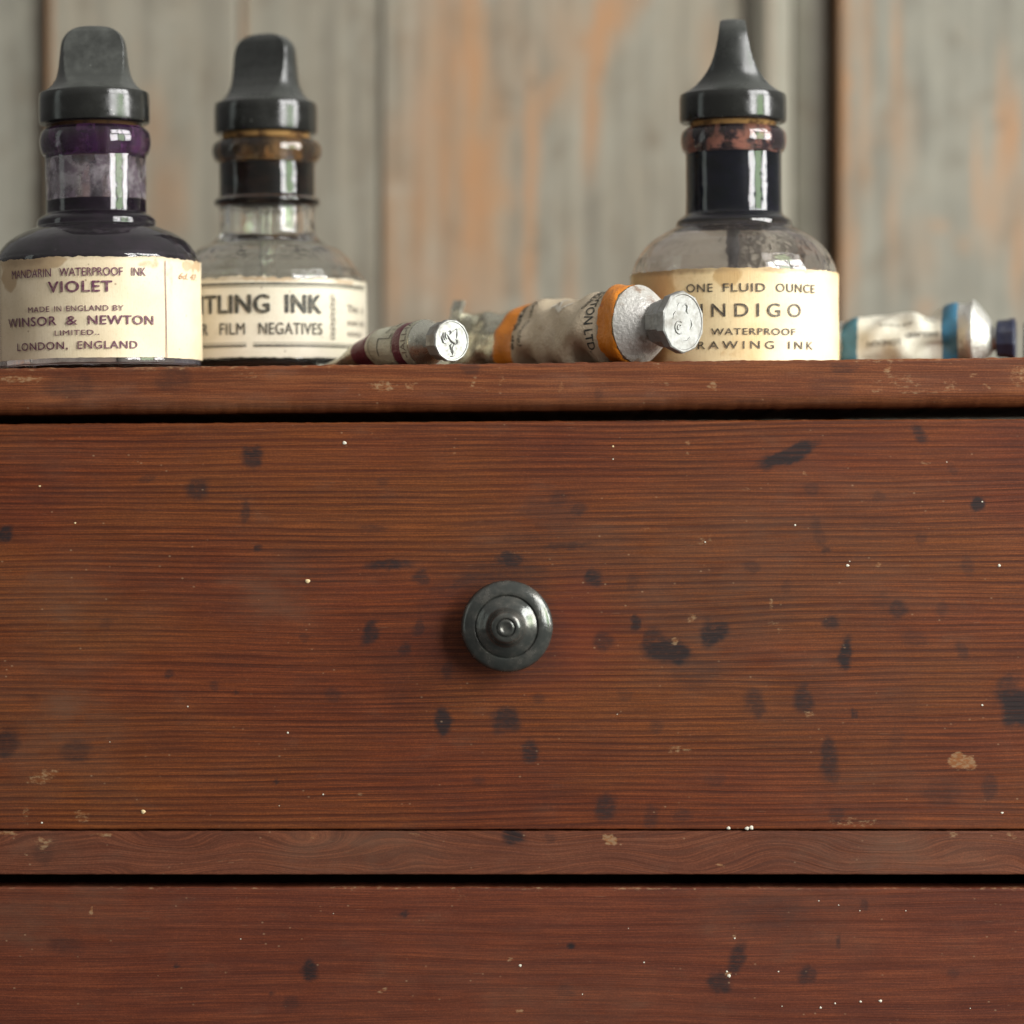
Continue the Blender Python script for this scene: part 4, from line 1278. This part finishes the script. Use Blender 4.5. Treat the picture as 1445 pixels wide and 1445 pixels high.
# ------------------------------------------------------------------ the paint tubes
class Tube:
    """paint tube lying on the cabinet. t runs from the cap face (0) to the crimped tail (L)."""

    def __init__(self, cx, cy, d, az, L, cap_len, sh0, sh1, r, label, knots, seed, wrinkle=1.0, soft=60.0, cat='paint tube'):
        p = scr(cx, cy, d)
        self.C = p
        self.L = L
        self.e = empty('paint_tube', (p.x, p.y, ztop(p.x)), label, cat, 'metal artists\' paint tubes lying on the cabinet')
        self.ax = Vector((-math.sin(az), math.cos(az), 0))        # cap -> tail
        self.sd = Vector((math.cos(az), math.sin(az), 0))
        self.zc0 = p.z - ztop(p.x)
        self.cap_len, self.sh0, self.sh1, self.r = cap_len, sh0, sh1, r
        self.kn = np.array(knots, float)     # t, A, B, phi(deg), lift
        g = np.random.default_rng(seed)
        self.w = [(g.uniform(20, 70), g.integers(1, 5), g.uniform(0, 6.3), g.uniform(0.4, 1.0)) for _ in range(10)]
        self.dents = [(g.uniform(sh1 + 8, L), g.uniform(-2.6, 2.6), g.uniform(14, 32), g.uniform(0.3, 0.8), g.uniform(2, 6)) for _ in range(12)]
        self.wr = wrinkle
        self.soft = soft

    def centre(self, t):
        q = [np.interp(t, self.kn[:, 0], self.kn[:, i]) for i in range(1, 5)]
        A, B, ph, lift = q
        ph = R(ph)
        ext = math.sqrt((A * math.sin(ph)) ** 2 + (B * math.cos(ph)) ** 2)
        return A, B, ph, ext + lift

    def surf(self, t, th, off=0.0):
        """th = 0 at the top, positive towards the camera-left side"""
        A, B, ph, zc = self.centre(t)
        # blend from the round shoulder height to the resting height
        a = math.pi / 2 - th
        f = min(1.0, max(0.0, (t - self.sh1) / self.soft))
        dent = 0.0
        for L, m, p0, s in self.w:
            dent += s * math.sin(t / L * 6.28 * 0.5 + p0) * math.cos(m * th + p0)
        for dt, dth, wt, wth, h in self.dents:
            q = ((t - dt) / wt) ** 2 + (((th - dth + math.pi) % (2 * math.pi) - math.pi) / wth) ** 2
            dent -= h * math.exp(-q)
        dent *= 0.55 * self.wr * f
        ux, uz = math.cos(a), math.sin(a)
        # superellipse radius in the direction (ux, uz), axes turned by ph
        cu, cv = ux * math.cos(ph) + uz * math.sin(ph), -ux * math.sin(ph) + uz * math.cos(ph)
        rad = 1.0 / math.sqrt((cu / A) ** 2 + (cv / B) ** 2)
        rad = max(1.2, rad + dent * min(1.0, rad / 25.0)) + off
        X, Zz = rad * ux, rad * uz + zc
        if Zz < 0.4 + off:
            Zz = 0.4 + off * 0.5
        slope = 0.0107 * (self.ax.x * t + self.sd.x * X)
        return tuple(self.ax * t + self.sd * X + Vector((0, 0, Zz + slope)))

    def shell(self, name, t0, t1, mat, parent, off=0.0, th0=-math.pi, th1=math.pi, step=3.5, thick=0.0, label=None, ragged=0.0, n=88):
        nt = max(2, int((t1 - t0) / step))
        full = th1 - th0 > 6.2
        m = n if full else int(n * (th1 - th0) / 6.283) + 1
        ths = [th0 + (th1 - th0) * j / (m if full else m - 1) for j in range(m)]
        rg = [[ragged * (math.sin(7 * a + s) + 0.6 * math.sin(17 * a + 2 * s) + 0.5 * math.sin(31 * a + s)) for a in ths] for s in (1, 4)]
        vs = []
        for i in range(nt + 1):
            f = i / nt
            for j, a in enumerate(ths):
                t = t0 + rg[0][j] + (t1 + rg[1][j] - t0 - rg[0][j]) * f
                # a thin turned-down edge so that the paper has thickness
                o2 = off if 0 < i < nt else off * 0.35
                vs.append(self.surf(t, a, o2))
        fs = grid_faces(nt + 1, m, wrap=full)
        o = mesh_obj(name, vs, fs, mat, parent, crease=70, label=label)
        return o

    def body(self, mat, shmat, capmat, sides=12, cap_r=(30, 26), neck_r=16, stop=None):
        L = self.L
        # metal body with rounded shoulder
        self.shell('tube_body', self.sh1, L, mat, self.e, n=96)
        bd = [o for o in self.e.children][-1]
        # shoulder cone and threaded neck: rings interpolated from neck circle to body section
        vs = []
        rows = [(self.cap_len - 2, neck_r, 0.0), (self.sh0 - 6, neck_r, 0.0), (self.sh0, neck_r * 1.08, 0.0)]
        m = 72
        for i in range(9):
            f = i / 8
            rows.append((self.sh0 + (self.sh1 - self.sh0) * f, None, f))
        for t, rr, f in rows:
            for j in range(m):
                th = -math.pi + 2 * math.pi * j / m
                if rr is None:
                    q1 = Vector(self.surf(self.sh1, th))
                    c1 = self.ax * self.sh1
                    d = q1 - c1
                    ax0 = d.dot(self.ax)
                    d -= self.ax * ax0
                    base = Vector((0, 0, self.zc0)) + self.sd * (neck_r * 1.08 * math.sin(th)) + Vector((0, 0, neck_r * 1.08 * math.cos(th)))
                    g = f
                    v = base.lerp(d, g) + self.ax * (self.sh0 + (self.sh1 - self.sh0) * f ** 1.5)
                else:
                    v = self.ax * t + Vector((0, 0, self.zc0)) + self.sd * (rr * math.sin(th)) + Vector((0, 0, rr * math.cos(th)))
                vs.append(tuple(v))
        mesh_obj('shoulder', vs, grid_faces(len(rows), m, wrap=True), shmat, self.e, crease=50)
        # cap: faceted, flaring to its face, with a raised rim on the face
        R0, R1 = cap_r
        prof = [(0.0, 1.2, 0), (R0 * 0.86, 1.2, 0), (R0 * 0.885, 0.0, 0), (R0 * 0.95, 0.0, 1), (R0, 1.5, 1), (R0 * 0.985, self.cap_len * 0.30, 1), (R1 * 1.03, self.cap_len * 0.42, 1),
                (R1 * 1.0, self.cap_len * 0.9, 1), (R1 * 0.93, self.cap_len, 1), (neck_r, self.cap_len, 0)]
        n = sides * 8
        vs = [tuple(Vector((0, 0, self.zc0)) + self.ax * 1.2)]
        for rr, t, fac in prof[1:]:
            for j in range(n):
                a = 2 * math.pi * j / n
                if fac:
                    s_ = math.pi / sides
                    aa = (a + s_) % (2 * s_) - s_
                    q = math.cos(s_) / math.cos(aa)
                    q = 0.35 + 0.65 * q if t < 1 else q
                    rr2 = rr * q
                else:
                    rr2 = rr
                vs.append(tuple(self.ax * t + self.sd * (rr2 * math.cos(a)) + Vector((0, 0, self.zc0 + rr2 * math.sin(a)))))
        fs = [(0, 1 + j, 1 + (j + 1) % n) for j in range(n)]
        for i in range(len(prof) - 2):
            for j in range(n):
                a_, b_ = 1 + i * n + j, 1 + i * n + (j + 1) % n
                fs.append((a_, a_ + n, b_ + n, b_))
        cap = mesh_obj('cap', vs, fs, capmat, self.e, crease=24)
        recalc(cap)
        self.cap = cap
        return cap

    def emboss(self, strokes, mat, w=2.4, h=1.4):
        """raised line work on the cap face, coordinates (right, up) from its centre"""
        vs, fs = [], []
        for pts in strokes:
            wd = w
            if isinstance(pts[0], (int, float)):
                wd, pts = pts[0], pts[1:]
            pts = [Vector(p) for p in pts]
            m = len(pts)
            rows = []
            for i, p in enumerate(pts):
                d = (pts[min(i + 1, m - 1)] - pts[max(i - 1, 0)]).normalized()
                nn = Vector((-d.y, d.x))
                row = []
                tp = 0.35 if i in (0, m - 1) else 1.0
                for q, hh in ((-1, -0.6), (-0.62, 0.6), (0, 1.0), (0.62, 0.6), (1, -0.6)):
                    c = p + nn * (q * wd / 2 * tp)
                    row.append(tuple(self.sd * c.x + Vector((0, 0, self.zc0 + c.y)) + self.ax * (1.2 - h * hh * tp)))
                rows.append(row)
            n0 = len(vs)
            for r_ in rows:
                vs += r_
            fs += [tuple(i + n0 for i in q) for q in grid_faces(m, 5)]
        o = mesh_obj('embossing', vs, fs, mat, self.cap)
        recalc(o)
        return o

    def crimp(self, mat, A, ph, fold=10, lift=0.0, thick=2.4):
        """folded, rolled tail"""
        Lc = self.L
        c = self.centre(Lc)
        a = R(ph)
        dirv = self.sd * math.cos(a) + Vector((0, 0, math.sin(a)))
        nor = self.sd * -math.sin(a) + Vector((0, 0, math.cos(a)))
        base = self.ax * (Lc - 2) + Vector((0, 0, c[3] + lift))
        vs = []
        prof = [(0, thick), (fold * .6, thick * 1.3), (fold, thick * 1.9), (fold + 3, 0), (fold, -thick * 1.9), (fold * .6, -thick * 1.3), (0, -thick)]
        m = 26
        for i in range(m + 1):
            s = -A + 2 * A * i / m
            for (t, h) in prof:
                wv = 1.5 * math.sin(i * 0.9) + 0.9 * math.sin(i * 2.3)
                v = base + dirv * s + self.ax * (t + 0.6 * math.sin(i * 1.7)) + nor * (h + wv * 0.5)
                if v.z < 0.5:
                    v.z = 0.5
                vs.append(tuple(v))
        n = len(prof)
        fs = grid_faces(m + 1, n, wrap=True)
        fs.append(list(range(n)))
        fs.append([m * n + j for j in range(n)][::-1])
        o = mesh_obj('crimped_tail', vs, fs, mat, self.e, crease=50)
        recalc(o)
        return o

    def on(self, off):
        """map (girth position in u, axial position) to the surface"""
        return lambda a, b, c: self.surf(b, a, off + c)


# knots: t, A, B, phi, lift
# --- small maroon-banded tube
T1 = Tube(638, 480.5, 14, R(36), 292, 30, 36, 62, 33,
          'small metal paint tube with two maroon bands and an embossed silver cap',
          [(0, 33, 33, 0, 0), (62, 33.5, 33.5, 0, 0), (150, 34, 31, 0, 0), (210, 37, 24, 0, 0), (250, 40, 14, 4, 0), (292, 43, 3.0, 8, 4)], 4, 1.3)
T1.body(tin_dull, tin_dull, tin_bright, 12, (30.5, 27.5), 15)
T1.shell('shoulder_label', 64, 86, tube_paper_green, T1.e, off=0.9, ragged=0.5)
T1.shell('colour_band', 85, 109, band_maroon, T1.e, off=1.3, ragged=0.5)
p1 = T1.shell('paper_label', 104, 172, tube_paper_green, T1.e, off=0.9, ragged=0.3)
T1.shell('colour_band', 170, 206, band_maroon, T1.e, off=1.2, ragged=0.5)
T1.crimp(tin_dull, 40, 8, 8)
P = Print()
for th, s in ((-0.5, 'MADE IN'), ):
    P.line(s, -1.15, -0.35, 0, 1, bold=0.01)
# lettering runs round the tube: build in girth*30 / axial units
def tube_text(T, items, off, mat, parent, name='lettering', r=33.0):
    """items: (string, th0, th1, t, height, rot) ; girth coordinate scaled by r"""
    P = Print()
    for it in items:
        if it[0] == 'box':
            _, a0, b0, a1, b1 = it
            P.box(a0 * r, b0, a1 * r, b1)
        elif it[0] == 'stroke':
            P.stroke([(a * r, b) for a, b in it[2]], it[1])
        else:
            s, a0, a1, t, h, rot, bold, shear = it
            if rot in (0, 180):
                P.line(s, a0 * r, a1 * r, t, h, rot=rot, bold=bold, shear=shear)
            else:
                P.line(s, t, t + h, a0 * r, (a1 - a0) * r, rot=rot, bold=bold, shear=shear)
    return P.lay(name, lambda a, b, c: T.surf(b, a / r, off + c), mat, parent, step=4.0)


# camera sees the girth range th from about -150 deg (facing left-front) ... choose -1.6..0 as the front side
tube_text(T1, [('No. 2  MADE', -1.25, 0.1, 112, 7, 0, .01, 0), ('OIL COLOUR', -0.9, 0.35, 128, 6, 0, .0, 0), ('box', -2.0, 140, -1.2, 141.6), ('box', -1.24, 120, -1.2, 141), ('box', -1.9, 108, -1.0, 109),
               ('box', -2.2, 160, -0.2, 161)], 1.4, print_black, p1)
tube_text(T1, [('-IALI-IALI-IALI-', -2.2, 1.2, 68, 13, 0, .0, 0)], 1.4, print_small, [o for o in T1.e.children if o.name.startswith('shoulder_label')][0])
T1.emboss([[2.8, (-15, 11), (-17, 3), (-15, -3), (-10, -5)], [1.8, (-13, 12), (-14, 4), (-11, -1)], [1.6, (-10, 12), (-11, 5), (-8, 1)],
           [5.0, (-8, 9), (-4, 3), (0, -1), (4, -3), (6, -6)], [3.4, (-6, 13), (-3, 14), (-1, 11), (-4, 8)], [2.0, (-2, 12), (4, 14), (9, 17)], [2.2, (9, 17), (9, 8), (8, 3)], [2.0, (9, 17), (3, 17)],
           [3.2, (5, -4), (1, -10), (2, -16), (1, -21)], [2.8, (2, -3), (-3, -7), (-1, -12), (0, -18)], [2.6, (-3, -21.5), (1, -22.5), (5, -21)],
           [1.8, (6, -6), (9, -4), (9, 1), (6, 2)]], tin_bright, h=3.0)

# --- large orange-banded tube
T2 = Tube(965, 454.5, -4, R(46), 455, 47, 50, 84, 55,
          'large crumpled paint tube with two orange bands and a wide faceted silver cap',
          [(0, 55, 55, 0, 0), (96, 56.5, 56.5, 0, 0), (150, 57, 52, 10, 0), (220, 56, 44, 40, 0), (300, 50, 40, 60, 0), (380, 46, 34, 70, 0), (430, 46, 16, 74, 0), (455, 45, 4, 76, 0)], 11, 4.2, 30.0)
T2.body(tin_dark, tin_chalky, tin_bright, 10, (44.5, 34), 24)
T2.shell('colour_band', 86, 121, band_orange, T2.e, off=1.6, ragged=1.2)
p2 = T2.shell('paper_label', 120, 302, tube_paper, T2.e, off=1.1, ragged=0.4)
T2.shell('colour_band', 298, 338, band_orange, T2.e, off=1.7, ragged=0.7)
T2.crimp(tin_dull, 56, 74, 16, 8, 3.4)
tube_text(T2, [('WINSOR & NEWTON LTD.', -2.25, 1.5, 126, 12, 180, .02, 0), ('LONDON  ENGLAND', -1.05, 1.2, 146, 9, 180, .015, 0), ('(van Circle)', -1.9, -0.3, 268, 8, 180, .0, 0.2),
               ('Naranja de', -2.0, 0.1, 285, 12, 180, .02, 0), ('OIL', 0.0, 0.4, 262, 9, 180, .02, 0), ('box', -0.15, 236, 0.05, 241)],
          1.7, print_black, p2, r=54)
sw = [(-0.25 + 0.32 * math.cos(a), 225 + 17 * math.sin(a)) for a in np.linspace(0.5, 4.6, 14)]
tube_text(T2, [('stroke', 7.0, sw), ('stroke', 6.0, [(-0.35, 226), (-0.75, 214), (-0.95, 200)]), ('stroke', 4.0, [(-0.3, 214), (-0.85, 204)]), ('stroke', 3.0, [(-0.95, 206), (-0.6, 186)])],
          1.9, print_white, p2, name='emblem', r=54)
arcp = [(-9 + 9 * math.cos(a), -8 + 9 * math.sin(a)) for a in np.linspace(0.9, 5.4, 14)]
T2.emboss([[2.2] + arcp, [1.8] + [(-9 + 4 * math.cos(a), -8 + 4 * math.sin(a)) for a in np.linspace(0.6, 4.4, 9)],
           [2.0, (-2, 22), (4, 26), (8, 22), (6, 16), (10, 12)], [1.8, (-14, 20), (-10, 26), (-4, 27)], [1.6, (14, -10), (18, -4), (16, 4)], [1.6, (-22, 4), (-20, 12), (-16, 15)],
           [1.4, (0, -26), (8, -25), (14, -20)]], tin_bright, h=2.4)

# --- blue-banded tube behind the indigo bottle
T3 = Tube(1433, 478, 296, R(78), 345, 28, 34, 62, 46,
          'crumpled paint tube with blue bands and a dark blue cap, right of the indigo bottle',
          [(0, 46, 46, 0, 0), (62, 50, 51, 0, 0), (84, 49, 48, 0, 0), (110, 47, 45, 0, 0), (200, 44, 40, 10, 0), (270, 42, 34, 20, 0), (320, 44, 12, 10, 0), (345, 44, 4, 6, 2)], 24, 4.6, 14.0)
T3.body(tin_crushed, tin_crushed, tin_blue, 10, (31, 28), 17)
T3.shell('colour_band', 84, 108, band_blue, T3.e, off=1.6, ragged=0.3)
p3 = T3.shell('paper_label', 107, 236, tube_paper_white, T3.e, off=1.1, ragged=0.4)
T3.shell('colour_band', 232, 258, band_teal, T3.e, off=1.6, ragged=0.7)
T3.crimp(tin_dull, 42, 6, 8)
# text reads along the tube, upside down
P = Print()


def along(T, items, off, mat, parent, r):
    P = Print()
    for s, t0, t1, th, h, bold in items:
        v, f = glyphs(s, 1.0, bold, 0)
        wd = v[:, 0].max()
        # upside down as in the photograph: letters run towards the cap-less end and hang downwards
        b = t0 + v[:, 0] / wd * (t1 - t0)
        a = th * r + v[:, 1] * h
        P.add(np.stack([a, b], 1), f)
    return P.lay('lettering', lambda a, b, c: T.surf(b, a / r, off + c), mat, parent, step=4.0)


along(T3, [('LONDON', 168, 218, -1.55, -8, .01), ('ENGLAND', 112, 160, -1.35, -8, .01), ('OIL', 118, 136, -0.75, -6, .0), ('ARTISTS', 150, 200, -0.95, -5, .0)], 1.7, print_black, p3, 46)

# --- end of a further tube at the right border
T4 = Tube(1698, 476, 322, R(-90), 264, 28, 34, 62, 44,
          'grey metal paint tube end at the right border, beyond the dark blue cap',
          [(0, 40, 40, 0, 0), (62, 41, 41, 0, 0), (180, 41, 38, 20, 0), (240, 36, 30, 60, 0), (264, 33, 8, 84, 0)], 33, 1.0)
T4.ax = Vector((-1, 0, 0)); T4.sd = Vector((0, -1, 0))
T4.body(tin_dull, tin_dull, tin_bright, 12, (30, 27), 16)
T4.shell('paper_label', 84, 236, tube_paper_white, T4.e, off=1.0, ragged=0.5)
T4.crimp(tin_bright, 32, 84, 6)
